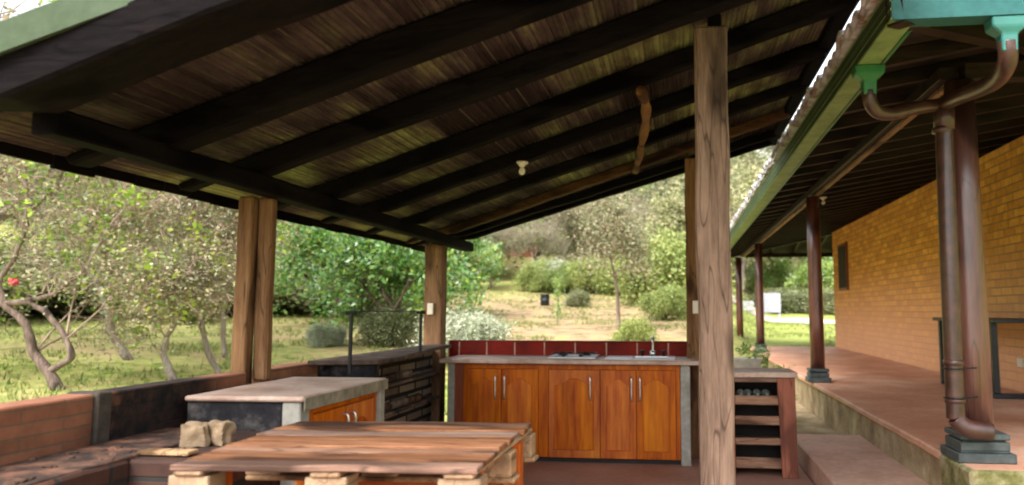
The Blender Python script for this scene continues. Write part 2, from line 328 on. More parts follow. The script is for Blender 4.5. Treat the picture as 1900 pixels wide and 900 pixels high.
def rough_box(x0, x1, y0, y1, z0, z1, amp=0.004, step=0.3, seed=0, bev=0.006):
    """a beam-like box cut across its long axis, with slightly uneven faces"""
    bm = B(); box(bm, x0, x1, y0, y1, z0, z1)
    bmesh.ops.bevel(bm, geom=list(bm.edges), offset=bev, segments=1, affect='EDGES')
    L = [x1 - x0, y1 - y0, z1 - z0]; ax = L.index(max(L)); n = int(L[ax] / step)
    lo = (x0, y0, z0)[ax]
    for i in range(1, n + 1):
        co = [0, 0, 0]; co[ax] = lo + L[ax] * i / (n + 1); no = [0, 0, 0]; no[ax] = 1
        bmesh.ops.bisect_plane(bm, geom=list(bm.verts) + list(bm.edges) + list(bm.faces), plane_co=co, plane_no=no)
    for v in bm.verts:
        w = mnoise.noise_vector(v.co * 2.3 + Vector((seed * 3.1, seed, 0))) * amp
        w2 = mnoise.noise_vector(v.co * 9 + Vector((seed, 0, seed))) * amp * 0.35
        d = w + w2; d[ax] = 0; v.co += d
    return bm
def beam(bm, p, q, w, h, up=(0, 0, 1), n=1, jit=0.0, seed=0):
    """box of width w and height h whose TOP centre line runs p->q"""
    p, q = Vector(p), Vector(q); d = (q - p).normalized(); s = d.cross(Vector(up)).normalized(); u = s.cross(d).normalized()
    rings = []
    for i in range(n + 1):
        c = p.lerp(q, i / n)
        j = mnoise.noise_vector(c * 1.7 + Vector((seed, seed * 2, 0))) * jit
        c = c + s * j.x + u * (-abs(j.z))
        hh = h * (1 + j.y * 3)
        rings.append([bm.verts.new(c + s * a + u * b) for a, b in ((-w/2, 0), (w/2, 0), (w/2, -hh), (-w/2, -hh))])
    for a, b in zip(rings, rings[1:]):
        for k in range(4): bm.faces.new((a[k], a[(k+1) % 4], b[(k+1) % 4], b[k]))
    bm.faces.new(rings[0][::-1]); bm.faces.new(rings[-1])
    return bm
def tube(bm, pts, radii, n=10, caps=True):
    pts = [Vector(p) for p in pts]
    if not isinstance(radii, (list, tuple)): radii = [radii] * len(pts)
    rings = []; prev = None
    for i, p in enumerate(pts):
        d = (pts[min(i+1, len(pts)-1)] - pts[max(i-1, 0)]).normalized()
        if prev is None:
            a = d.orthogonal().normalized()
        else:
            a = (prev - d * prev.dot(d)).normalized()
        prev = a; b = d.cross(a)
        rings.append([bm.verts.new(p + (a * math.cos(t) + b * math.sin(t)) * radii[i]) for t in [2*math.pi*k/n for k in range(n)]])
    for r0, r1 in zip(rings, rings[1:]):
        for k in range(n): bm.faces.new((r0[k], r0[(k+1) % n], r1[(k+1) % n], r1[k]))
    if caps: bm.faces.new(rings[0][::-1]); bm.faces.new(rings[-1])
    return bm
def smooth_path(pts, sub=6):
    P = [Vector(p) for p in pts]; out = []
    for i in range(len(P) - 1):
        p0, p1, p2, p3 = P[max(i-1, 0)], P[i], P[i+1], P[min(i+2, len(P)-1)]
        for k in range(sub):
            t = k / sub
            out.append(0.5 * ((2*p1) + (p2-p0)*t + (2*p0-5*p1+4*p2-p3)*t*t + (3*p1-p0-3*p2+p3)*t**3))
    out.append(P[-1]); return out
def lathe(bm, c, prof, n=16):
    rings = [[bm.verts.new((c[0] + r*math.cos(t), c[1] + r*math.sin(t), c[2] + z)) for t in [2*math.pi*k/n for k in range(n)]] for r, z in prof]
    for r0, r1 in zip(rings, rings[1:]):
        for k in range(n): bm.faces.new((r0[k], r0[(k+1) % n], r1[(k+1) % n], r1[k]))
    bm.faces.new(rings[0][::-1]); bm.faces.new(rings[-1]); return bm
def prism(bm, poly, d):
    """polygon (list of 3-D points) thickened along vector d"""
    d = Vector(d); a = [bm.verts.new(p) for p in poly]; b = [bm.verts.new(Vector(p) + d) for p in poly]
    bm.faces.new(a); bm.faces.new(b[::-1]); n = len(a)
    for i in range(n): bm.faces.new((a[i], a[(i+1) % n], b[(i+1) % n], b[i]))
    return bm
def lump(bm, c, size, seed, sub=3, amp=0.25, flat=True):
    g = bmesh.ops.create_icosphere(bm, subdivisions=sub, radius=0.5)
    for v in g['verts']:
        d = v.co.copy(); k = max(abs(d.x), abs(d.y), abs(d.z)); d = d.lerp(d * (0.5 / k), 0.72)
        d *= 1 + amp * mnoise.noise(d * 2.4 + Vector((seed * 5.3, 0, 0)))
        v.co = Vector(c) + Vector((d.x * size[0], d.y * size[1], d.z * size[2]))
    return bm

# ------------------------------------------------------------------ terrain
def lerp_tab(t, tab):
    for (a, za), (b, zb) in zip(tab, tab[1:]):
        if t <= b: return za + (zb - za) * max(0.0, (t - a) / (b - a))
    return tab[-1][1]
LT = [(0, -0.06), (8, -0.06), (10, 0.0), (12.7, 0.24), (15, 0.48), (20, 0.82), (26, 1.15), (32, 1.75), (38, 2.4), (50, 3.7), (70, 9), (112, 25), (170, 42)]
RT = [(0, -0.06), (9, -0.06), (20, 0.28), (40, 0.9), (52, 1.6), (65, 3.4), (85, 9), (120, 21), (170, 34)]
def ground_z(x, y):
    t = math.hypot(x, max(y, 0)); l = lerp_tab(t, LT); r = lerp_tab(t, RT)
    k = (x / max(y, 4.0) - 0.03) / 0.09; k = min(1, max(0, k)); k = k * k * (3 - 2 * k)
    z = l + (r - l) * k
    if t > 9.5: z += 0.05 * mnoise.noise(Vector((x * 0.6, y * 0.6, 0))) * min(1, (t - 9.5) / 3) + 0.0015 * max(0, t - 30) * mnoise.noise(Vector((x * 0.1, y * 0.1, 5))) * 10
    return z
def make_ground():
    xs = np.unique(np.concatenate([np.linspace(-170, -40, 40), np.linspace(-40, 20, 140), np.linspace(20, 150, 30)]))
    ys = np.unique(np.concatenate([np.linspace(-60, 4, 12), np.linspace(4, 46, 110), np.linspace(46, 170, 60)]))
    V = [(x, y, ground_z(x, y)) for y in ys for x in xs]; nx = len(xs)
    F = [(j*nx+i, j*nx+i+1, (j+1)*nx+i+1, (j+1)*nx+i) for j in range(len(ys)-1) for i in range(nx-1)]
    me = bpy.data.meshes.new('ground'); me.from_pydata(V, [], F); me.materials.append(MATS['ground_grass'])
    for p in me.polygons: p.use_smooth = True
    o = bpy.data.objects.new('ground', me); COL.objects.link(o); tag(o, kind='structure')
make_ground()
def ribbon(name, pts, width, mat, lift=0.03):
    P = smooth_path([(x, y, 0) for x, y in pts], 10); bm = B(); prev = None
    for i, p in enumerate(P):
        d = (P[min(i+1, len(P)-1)] - P[max(i-1, 0)]).normalized(); s = Vector((-d.y, d.x, 0))
        row = []
        for k in range(7):
            w = width * (1 + 0.25 * mnoise.noise(p * 0.4)); q = p + s * (k / 6 - 0.5) * w
            row.append(bm.verts.new((q.x, q.y, ground_z(q.x, q.y) + lift)))
        if prev: 
            for k in range(6): bm.faces.new((prev[k], prev[k+1], row[k+1], row[k]))
        prev = row
    return tag(obj(name, bm, mat, None, 0, True), kind='structure')
ribbon('path', [(0.8, 40), (3.2, 37.5), (5.5, 35.5), (8, 33.5), (12, 30), (18, 24)], 3.4, 'path_earth')

# ------------------------------------------------------------------ floors and step
struct('floor', mbox(-2.9, 1.02, -4.0, 7.9, -0.12, 0.0), 'red_cement', 0.01)
struct('step', rough_box(1.03, 1.70, 0.5, 7.65, -0.12, 0.17, 0.006, 0.5, 3, 0.012), 'step_cement')
def porch_platform():
    struct('porch_floor', rough_box(1.62, 10.0, 4.66, 19.6, 0.395, 0.45, 0.008, 0.8, 1, 0.012), 'porch_cement')
    b = B(); box(b, 1.66, 9.95, 4.72, 19.5, -0.2, 0.393)
    struct('porch_base', b, 'riser_stone')
porch_platform()
struct('pavement', mbox(0.30, 1.655, 7.91, 13.5, -0.12, 0.04), 'riser_stone', 0.01)

# ------------------------------------------------------------------ pavilion
S = 0.277
def deck_z(x): return 2.21 + S * (x + 2.3)
PAV = thing('pavilion', 'open wooden shelter with mono-pitch cane roof over the outdoor kitchen', 'pavilion', (-0.8, 5.2, 0))
YF, YB, XE, XR = 2.30, 8.36, -2.86, 1.02
def skew(x, y):
    return y - 0.12 * (x + 2.3) * (0.35 + 0.65 * min(1, max(0, (y - 2.3) / 1.5)))
def pavilion():
    # cane deck: many narrow slats side by side, running up... across the rafters
    b = B(); x = XE; k = 0
    while x < XR:
        w = 0.024 + 0.008 * rnd.random(); x1 = min(x + w, XR)
        zz = rnd.uniform(0, 0.012)
        n = 6
        for (xa, xb) in ((x + 0.001, x1 - 0.001),):
            prev = None
            for i in range(n + 1):
                y = YF + (YB - YF) * i / n
                ya = skew(xa, y); yb_ = skew(xb, y)
                r = [b.verts.new((xa, ya, deck_z(xa) + zz + 0.006)), b.verts.new(((xa+xb)/2, (ya+yb_)/2, deck_z((xa+xb)/2) + zz)), b.verts.new((xb, yb_, deck_z(xb) + zz + 0.006))]
                if prev:
                    b.faces.new((prev[0], prev[1], r[1], r[0])); b.faces.new((prev[1], prev[2], r[2], r[1]))
                prev = r
        x = x1; k += 1
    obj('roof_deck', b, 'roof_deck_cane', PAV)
    # roof covering above the deck
    b = B()
    prism(b, [(XE - 0.04, skew(XE, YF) - 0.02, deck_z(XE - 0.04) + 0.022), (XR + 0.03, skew(XR, YF) - 0.02, deck_z(XR + 0.03) + 0.022),
              (XR + 0.03, skew(XR, YB) + 0.02, deck_z(XR + 0.03) + 0.022), (XE - 0.04, skew(XE, YB) + 0.02, deck_z(XE - 0.04) + 0.022)], (0, 0, 0.05))
    obj('roof_cover', b, 'roof_sheet', PAV)
    # green sheet edge along the front
    b = B()
    n = 24
    for i in range(n):
        xa, xb = XE - 0.06 + (XR + 0.1 - XE) * i / n, XE - 0.06 + (XR + 0.1 - XE) * (i + 1) / n
        prism(b, [(xa, skew(xa, YF) - 0.075, deck_z(xa) - 0.02), (xb, skew(xb, YF) - 0.075, deck_z(xb) - 0.02), (xb, skew(xb, YF) - 0.075, deck_z(xb) + 0.09), (xa, skew(xa, YF) - 0.075, deck_z(xa) + 0.09)], (0, 0.018, 0))
    bmesh.ops.remove_doubles(b, verts=list(b.verts), dist=0.0005)
    obj('front_trim', b, 'green_trim', PAV)
    # rafters: far-bottom edge at x=-2.3 and x=0.1
    RAF = [(2.50, 2.25, 0.24, 0.15), (3.24, 2.95, 0.12, 0.14), (3.91, 3.60, 0.12, 0.14), (4.70, 4.31, 0.12, 0.14), (5.42, 5.10, 0.12, 0.14), (6.18, 5.88, 0.11, 0.14), (7.05, 6.70, 0.10, 0.14), (7.75, 7.45, 0.10, 0.12), (8.30, 8.02, 0.10, 0.12)]
    for i, (yl, yr, w, h) in enumerate(RAF):
        if i >= 2:      # the back rafters are slimmer poles
            h2 = (0.125, 0.11, 0.098, 0.088, 0.08, 0.075, 0.075)[i - 2]
            yl *= (2.21 - h2 - 1.345) / (2.21 - 0.14 - 1.345); yr *= (2.875 - h2 - 1.345) / (2.875 - 0.14 - 1.345); h = h2; w = min(w, 0.095)
            if i >= 7: yl, yr = ((7.98, 7.68), (8.33, 8.04))[i - 7]
        sl = (yr - yl) / 2.4
        yy = lambda x: yl + sl * (x + 2.3) - w / 2
        b = beam(B(), (XE + 0.02, yy(XE), deck_z(XE + 0.02) - 0.002), (0.95, yy(0.95), deck_z(0.95) - 0.002), w, h, n=14, jit=0.018, seed=i * 3.7)
        for v in b.verts:
            if v.co.x < -2.42: zt = deck_z(v.co.x); v.co.z = zt + (v.co.z - zt) * 0.38
        obj('rafter', b, 'bounce_lit_rafter_wood' if i == 6 else 'rafter_wood_x', PAV, 0.012)  # one rafter coloured as if lit from below
    # top plate on the high side and eave board on the low side
    b = beam(B(), (0.965, 1.95, deck_z(0.965) - 0.004), (0.965, 8.0, deck_z(0.965) - 0.004), 0.09, 0.07, n=12, jit=0.01, seed=4)
    obj('ridge_beam', b, 'rafter_wood_y', PAV, 0.008)
    # low beam carried by the left posts
    b = beam(B(), (-2.33, 2.50, 2.10), (-2.31, 8.22, 2.085), 0.11, 0.10, n=14, jit=0.012, seed=9)
    obj('eave_beam', b, ['rafter_wood_y'], PAV, 0.01)
    # stepped tile ends hanging under the eave
    b = B(); y = 2.35
    while y < 8.35:
        w = rnd.uniform(0.22, 0.3); dz = rnd.uniform(0.0, 0.018)
        prism(b, [(XE - 0.05, y, deck_z(XE) - 0.035 - dz), (XE - 0.05, y + w - 0.01, deck_z(XE) - 0.035 - dz), (XE - 0.05, y + w - 0.01, deck_z(XE) + 0.06), (XE - 0.05, y, deck_z(XE) + 0.06)], (0.022, 0, 0)); y += w
    obj('eave_board', b, 'rafter_wood_y', PAV)
    # posts
    obj('post', rough_box(0.085, 0.250, 3.77, 3.93, 0.0, 2.765, 0.010, 0.25, 1, 0.010), 'post_wood_z', PAV, label='near grey squared post with dark knots')
    obj('post_cap', rough_box(0.165, 0.235, 3.95, 4.02, 2.3, 2.9, 0.004, 0.3, 2), 'rafter_wood_z', PAV)
    p = obj('post', rough_box(0.06, 0.225, 7.22, 7.36, 0.0, 2.78, 0.008, 0.25, 5, 0.010), 'brown_post_wood', PAV)
    obj('socket_box', mbox(0.115, 0.185, 7.195, 7.219, 1.31, 1.43), 'white_plastic', p, 0.004)
    p = obj('post', rough_box(-2.50, -2.315, 7.30, 7.46, 0.0, 2.0, 0.007, 0.25, 8, 0.010), 'brown_post_wood', PAV)
    obj('socket_box', mbox(-2.455, -2.395, 7.27, 7.298, 1.30, 1.41), 'white_plastic', p, 0.004)
    obj('post', rough_box(-2.535, -2.445, 4.11, 4.19, 0.0, 2.0, 0.007, 0.25, 11, 0.008), 'brown_post_wood', PAV)
    obj('post', rough_box(-2.440, -2.352, 4.16, 4.23, 0.941, 2.0, 0.006, 0.25, 13, 0.012), 'brown_post_wood', PAV)
    # crooked pole tied under the rafters
    pts = smooth_path([(-0.215, 4.42, 2.635), (-0.20, 4.80, 2.638), (-0.235, 5.4, 2.642), (-0.31, 6.2, 2.640), (-0.39, 7.0, 2.628)], 5)
    obj('cross_pole', tube(B(), pts, [0.030 + 0.006 * math.sin(i * 1.3) for i in range(len(pts))], 10), 'brown_post_wood', PAV, smooth=True, label='crooked orange brown pole under the rafters')
pavilion()
def bulb(x, y, z, label, small=False):
    t = thing('light_bulb', label, 'light bulb', (x, y, z), 'bare bulbs under the roofs')
    obj('lamp_holder', lathe(B(), (x, y, z), [(0.045, 0.0), (0.047, -0.010), (0.026, -0.022), (0.020, -0.035), (0.016, -0.037)], 18), 'white_plastic', t, smooth=True)
    obj('bulb', lathe(B(), (x, y, z), [(0.011, -0.038), (0.012, -0.045), (0.022, -0.06), (0.025, -0.072), (0.021, -0.087), (0.009, -0.096), (0.002, -0.098)], 18), 'bulb_glass', t, smooth=True)
bulb(-1.14, 5.45, 2.428, 'white bulb in a round holder under the pavilion rafters')

# ------------------------------------------------------------------ low walls
def low_walls():
    t = thing('brick_wall', 'low red brick wall with soot stain along the left side of the kitchen', 'wall', (-2.5, 3.9, 0))
    xi, xo, zt = -2.42, -2.55, 0.995
    def seg(y0, y1, seed):
        return rough_box(xo, xi, y0, y1, -0.08, zt, 0.005, 0.25, seed, 0.006)
    obj('brick_panel', seg(0.3, 2.955, 1), 'low_wall_brick', t)
    obj('concrete_column', rough_box(xo - 0.01, xi + 0.012, 2.957, 3.04, -0.08, zt + 0.006, 0.004, 0.2, 2), 'mortar_grey', t)
    obj('brick_panel', seg(3.042, 4.085, 3), 'low_wall_brick', t, label='soot blackened brick panel')
    obj('brick_panel', seg(4.255, 7.295, 5), 'low_wall_brick', t)
    # ledge and fire hearth in front of the wall
    h = thing('hearth', 'sooty brick fire hearth built along the foot of the low wall', 'hearth', (-2.2, 2.6, 0))
    b = rough_box(-2.417, -2.06, 0.3, 2.72, -0.05, 0.785, 0.012, 0.12, 21, 0.01); obj('hearth_base', b, 'hearth_brick', h)
    b = rough_box(-2.417, -1.86, 2.722, 3.448, -0.05, 0.78, 0.012, 0.12, 22, 0.01); obj('hearth_base', b, 'hearth_brick', h)
    obj('ash_layer', rough_box(-2.415, -2.075, 0.32, 3.43, 0.772, 0.792, 0.008, 0.1, 33, 0.004), 'ash', h)
    b = B()
    rr = random.Random(3)
    for i in range(60):
        y = rr.uniform(0.9, 2.9); x = rr.uniform(-2.4, -2.1)
        lump(b, (x, y, 0.795), (rr.uniform(.02, .045), rr.uniform(.02, .05), rr.uniform(.012, .02)), i, 1, 0.4)
    tag(obj('ash', b, 'ash', h), kind='stuff')
    for i, (x, y, sx, l) in enumerate([(-2.01, 3.03, 0.105, 'pale beige stone on the hearth, left of the pair, pointed top'), (-1.935, 3.09, 0.095, 'pale beige stone on the hearth, right of the pair, squarer')]):
        b = B(); lump(b, (0, 0, 0), (sx, 0.08, 0.10), i + 9, 4, 0.3)
        for v in b.verts: v.co.x *= 1 - 1.8 * v.co.z
        o = solo('stone', b, 'beige_stone', l, 'stone', 'beige stones on the hearth'); o.location = (x, y, 0.826); o.rotation_euler = (0, 0, 0.25 * (1 - 2 * i))
    o = solo('plank', rough_box(-2.09, -1.88, 2.79, 2.86, 0.787, 0.803, 0.002, 0.1, 4, 0.003), 'block_wood', 'short thin pale plank lying on the hearth beside the stones', 'plank')
    # tiled back wall
    w = thing('tiled_wall', 'low back wall faced with dark red tiles behind the kitchen worktop', 'wall', (-1.0, 7.6, 0))
    obj('wall_core', mbox(-2.31, 0.30, 7.513, 7.64, -0.08, 1.027), 'brick_back', w, 0.004)
    for x0, x1 in zip([-2.30, -2.193, -1.912, -1.628, -1.331, -1.025, -0.718, -0.419, -0.118], [-2.193, -1.912, -1.628, -1.331, -1.025, -0.718, -0.419, -0.118, 0.16]):
        obj('tile', mbox(x0 + 0.007, x1 - 0.007, 7.500, 7.512, 0.85, 1.028), 'red_tile', w, 0.003)
    b = B()
    for x in [-2.193, -1.912, -1.628, -1.331, -1.025, -0.718, -0.419, -0.118]: box(b, x - 0.007, x + 0.007, 7.504, 7.512, 0.85, 1.027)
    obj('grout', b, 'grout', w)
    obj('coping', mbox(-2.305, 0.29, 7.498, 7.645, 1.029, 1.041), 'red_tile', w, 0.003)
low_walls()

# ------------------------------------------------------------------ kitchen counters
def arch_door(parent, x0, x1, z0, z1, y, mat, handle_x=None, thick=0.02, hz=(0.55, 0.755)):
    """door in the XZ plane facing -Y with a raised panel arched at the top"""
    d = obj('door', mbox(x0, x1, y, y + thick, z0, z1), mat, parent, 0.003)
    m = 0.055; a, c = x0 + m, x1 - m; n = 12; pts = [(a, z0 + m)]
    pts = [(a, z0 + 0.07), (c, z0 + 0.07)]
    zt = z1 - 0.14
    for k in range(n + 1):
        t = k / n; x = c + (a - c) * t; s = math.sin(math.pi * t)
        pts.append((x, zt + 0.065 * s ** 2.2))
    b = B(); prism(b, [(px, y - 0.001, pz) for px, pz in pts], (0, -0.010, 0)); obj('raised_panel', b, mat, d, 0.004)
    # groove frame: thin dark moulding around the panel
    if handle_x is not None:
        hb = tube(B(), smooth_path([(handle_x, y, hz[1]), (handle_x, y - 0.028, hz[1] - 0.012), (handle_x, y - 0.03, (hz[0] + hz[1]) / 2), (handle_x, y - 0.028, hz[0] + 0.012), (handle_x, y, hz[0])], 4), 0.0075, 8)
        obj('handle', hb, 'handle_metal', d, smooth=True)
    return d
def kitchen_counter():
    t = thing('kitchen_counter', 'long orange wood kitchen counter with pale cement top against the tiled wall', 'kitchen counter', (-1.0, 7.1, 0))
    obj('worktop', rough_box(-2.17, 0.44, 6.79, 7.496, 0.865, 0.902, 0.003, 0.2, 2, 0.006), 'counter_cement', t)
    obj('side_panel', rough_box(-2.103, -2.045, 6.85, 7.49, 0.0, 0.863, 0.003, 0.2, 3, 0.004), 'grey_stone', t)
    obj('side_panel', rough_box(-0.006, 0.078, 6.85, 7.49, 0.0, 0.863, 0.003, 0.2, 4, 0.004), 'grey_stone', t)
    obj('carcass', mbox(-2.043, -0.008, 6.892, 7.488, 0.04, 0.862), 'dark_red_wood', t)
    fr = B()
    for x0, x1 in ((-1.962, -1.925), (-1.268, -1.18), (-0.044, -0.009)): box(fr, x0, x1, 6.868, 6.890, 0.045, 0.86)
    box(fr, -1.924, -1.269, 6.868, 6.890, 0.815, 0.859); box(fr, -1.179, -0.045, 6.868, 6.890, 0.815, 0.859)
    obj('face_frame', fr, 'orange_wood_z', t, 0.002)
    obj('end_strip', mbox(-2.043, -1.963, 6.872, 6.891, 0.045, 0.86), 'dark_red_wood', t, 0.002)
    for x0, x1, hx, arch in ((-1.922, -1.612, -1.66, 1), (-1.606, -1.272, -1.575, 1), (-1.176, -0.716, -0.80, 1), (-0.710, -0.396, -0.434, 1), (-0.390, -0.048, -0.358, 1)):
        arch_door(t, x0, x1, 0.045, 0.812, 6.862, 'orange_wood_z', hx)
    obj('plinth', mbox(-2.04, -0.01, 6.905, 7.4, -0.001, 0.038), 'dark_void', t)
    # open bay beyond the right stone panel; dark back colour stands in for shade
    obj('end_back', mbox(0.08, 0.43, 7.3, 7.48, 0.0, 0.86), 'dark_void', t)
    obj('end_leg', mbox(0.40, 0.44, 6.85, 7.48, 0.0, 0.863), 'dark_red_wood', t)
kitchen_counter()
def cooktop():
    t = thing('cooktop', 'low two-burner gas cooktop on the pale worktop left of the sink', 'cooktop', (-0.98, 7.12, 0.903))
    obj('base_plate', mbox(-1.20, -0.76, 6.92, 7.36, 0.903, 0.925), 'steel', t, 0.006)
    for x in (-1.09, -0.87):
        g = B()
        tube(g, [(x + 0.10 * math.cos(k * math.pi / 8), 7.13 + 0.10 * math.sin(k * math.pi / 8), 0.948) for k in range(17)], 0.005, 6)
        for a in range(4):
            c, s_ = math.cos(a * math.pi / 2 + .785), math.sin(a * math.pi / 2 + .785)
            beam(g, (x + 0.03*c, 7.13 + 0.03*s_, 0.953), (x + 0.103*c, 7.13 + 0.103*s_, 0.953), 0.008, 0.009)
        obj('pan_grate', g, 'black_iron', t)
        obj('burner', lathe(B(), (x, 7.13, 0.925), [(0.045, 0), (0.045, 0.008), (0.03, 0.012), (0.03, 0.018), (0.005, 0.02)], 16), 'black_iron', t, smooth=True)
    for x in (-1.06, -0.9):
        obj('knob', lathe(B(), (x, 6.96, 0.925), [(0.018, 0), (0.016, 0.018), (0.003, 0.02)], 12), 'black_iron', t, smooth=True)
cooktop()
def sink():
    t = thing('sink', 'stainless steel sink with drainboard and tall tap beside the cooktop', 'sink', (-0.35, 7.12, 0.903))
    b = B(); X0, X1, Y0, Y1 = -0.68, -0.05, 6.86, 7.36
    box(b, X0, -0.43, Y0, Y1, 0.903, 0.914); box(b, -0.11, X1, Y0, Y1, 0.903, 0.914)
    box(b, -0.429, -0.111, Y0, 6.93, 0.903, 0.914); box(b, -0.429, -0.111, 7.27, Y1, 0.903, 0.914)
    obj('rim', b, 'steel', t, 0.003)
    b = B(); box(b, -0.428, -0.112, 6.931, 7.269, 0.9035, 0.906); obj('bowl', b, 'steel', t)
    b = B()
    for i in range(8): box(b, X0 + 0.03 + i*0.026, X0 + 0.038 + i*0.026, Y0 + 0.08, Y1 - 0.08, 0.9145, 0.918)
    obj('drain_ridges', b, 'steel', t)
    p = [(-0.26, 7.31, 0.915), (-0.26, 7.31, 1.04), (-0.26, 7.30, 1.085), (-0.26, 7.25, 1.10), (-0.26, 7.19, 1.08), (-0.26, 7.18, 1.05)]
    tp = obj('tap', tube(B(), smooth_path(p, 5), 0.010, 10), 'steel', t, smooth=True)
    obj('tap_base', lathe(B(), (-0.26, 7.31, 0.915), [(0.03, 0), (0.03, 0.04), (0.014, 0.05)], 14), 'steel', tp, smooth=True)
    for dx in (-0.10, 0.10):
        obj('tap_knob', lathe(B(), (-0.26 + dx, 7.31, 0.915), [(0.012, 0), (0.012, 0.03), (0.024, 0.035), (0.024, 0.05), (0.006, 0.055)], 12), 'black_iron', tp, smooth=True)
sink()
def left_counter():
    t = thing('kitchen_counter', 'short counter with cement slab, sooty brick end and orange doors by the left posts', 'kitchen counter', (-2.1, 3.95, 0))
    obj('worktop', rough_box(-2.345, -1.745, 3.43, 4.47, 0.915, 0.94, 0.004, 0.12, 2, 0.008), 'counter_cement', t)
    obj('edge_band', rough_box(-1.744, -1.738, 3.435, 4.465, 0.875, 0.934, 0.002, 0.1, 2, 0.001), 'counter_edge', t)
    obj('end_wall', rough_box(-2.343, -1.86, 3.452, 3.54, 0.0, 0.913, 0.005, 0.12, 3, 0.006), 'soot_face', t, label='soot blackened brick end')
    obj('corner_stone', rough_box(-1.858, -1.768, 3.448, 3.545, 0.0, 0.913, 0.005, 0.1, 4, 0.006), 'grey_stone', t)
    obj('end_panel', rough_box(-2.41, -1.755, 4.39, 4.46, 0.0, 0.913, 0.004, 0.2, 5, 0.005), 'grey_stone', t)
    obj('carcass', mbox(-2.40, -1.80, 3.55, 4.385, 0.04, 0.888), 'dark_red_wood', t)
    f = B(); box(f, -1.798, -1.778, 3.548, 3.60, 0.04, 0.885); box(f, -1.798, -1.778, 4.34, 4.386, 0.04, 0.885); box(f, -1.798, -1.778, 3.601, 4.339, 0.842, 0.885)
    obj('face_frame', f, 'orange_wood_z', t, 0.002)
    for y0, y1, hy in ((3.604, 3.965, 3.925), (3.971, 4.336, 4.015)):
        d = obj('door', mbox(-1.795, -1.772, y0, y1, 0.045, 0.838), 'orange_wood_z', t, 0.003)
        n = 10; pts = [(y0 + .05, 0.11), (y1 - .05, 0.11)] + [(y1 - .05 + (y0 - y1 + .10) * k / n, 0.70 + 0.06 * math.sin(math.pi * k / n) ** 2) for k in range(n + 1)]
        b = B(); prism(b, [(-1.7715, y, z) for y, z in pts], (0.009, 0, 0)); obj('raised_panel', b, 'orange_wood_z', d, 0.003)
        obj('handle', tube(B(), smooth_path([(-1.772, hy, 0.80), (-1.744, hy, 0.788), (-1.742, hy, 0.70), (-1.744, hy, 0.612), (-1.772, hy, 0.60)], 4), 0.0075, 8), 'handle_metal', d, smooth=True)
left_counter()
def barbecue():
    t = thing('barbecue', 'soot black corner barbecue slab with shelves below, between the two counters', 'barbecue', (-2.2, 5.8, 0))
    b = B(); prism(b, [(-2.415, 4.78, 0.985), (-1.98, 4.90, 0.985), (-1.96, 5.2, 0.985), (-2.175, 6.80, 0.985), (-2.175, 7.2, 0.985), (-2.415, 7.2, 0.985)], (0, 0, 0.03))
    obj('grill_slab', b, 'black_slab', t, 0.005)
    obj('pier', rough_box(-2.415, -2.02, 4.93, 5.02, 0, 0.984, 0.006, 0.15, 2), 'soot_face', t)
    obj('back_lining', rough_box(-2.418, -2.395, 5.03, 7.28, 0, 0.983, 0.004, 0.2, 5, 0.004), 'corner_brick', t, label='pale brick back with black gaps')
    for z, y0 in ((0.74, 5.1), (0.52, 5.2), (0.28, 5.1)):
        obj('shelf_board', rough_box(-2.394, -2.26, y0, 7.1, z, z + 0.025, 0.004, 0.2, z), 'black_slab', t)
    rods = B()
    for y, zb in ((4.66, 0.945), (5.98, 1.017)):
        tube(rods, [(-2.07, y, zb), (-2.07, y, 1.325)], 0.013, 8)
        tube(rods, [(-2.07 - 0.035, y, 1.325), (-2.07 + 0.035, y, 1.325)], 0.013, 8)
    tube(rods, [(-2.07, 4.66, 1.335), (-2.07, 5.98, 1.335)], 0.003, 8)
    obj('lifting_frame', rods, 'black_iron', t)
    pn = thing('pan', 'small metal pan on the upper barbecue shelf', 'pan', (-2.31, 5.5, 0.766))
    obj('pan_bowl', lathe(B(), (-2.315, 5.55, 0.768), [(0.05, 0), (0.065, 0.02), (0.07, 0.05), (0.066, 0.05), (0.05, 0.008)], 16), 'steel', pn, smooth=True)
    obj('pan_handle', tube(B(), [(-2.30, 5.62, 0.81), (-2.285, 5.78, 0.83)], 0.007, 8), 'black_iron', pn, smooth=True)
    rr = random.Random(5)
    for i, (y, z) in enumerate([(5.9, 0.80), (6.25, 0.80), (5.8, 0.575), (6.2, 0.575), (6.5, 0.575)]):
        b = tube(B(), [(-2.33, y - 0.14, z), (-2.31 + rr.uniform(-.01, .01), y + 0.14, z + rr.uniform(0, .01))], [0.03, 0.034], 7)
        solo('firewood', b, ['ash', 'bark_brown'][i % 2], ['charred log on the upper barbecue shelf, beside the pan', 'charred log on the upper barbecue shelf, nearer the corner', 'charred log on the middle shelf, nearest the short counter', 'charred log on the middle shelf, in the middle of three', 'charred log on the middle shelf, nearest the corner'][i], 'firewood', 'logs on the barbecue shelves')
barbecue()

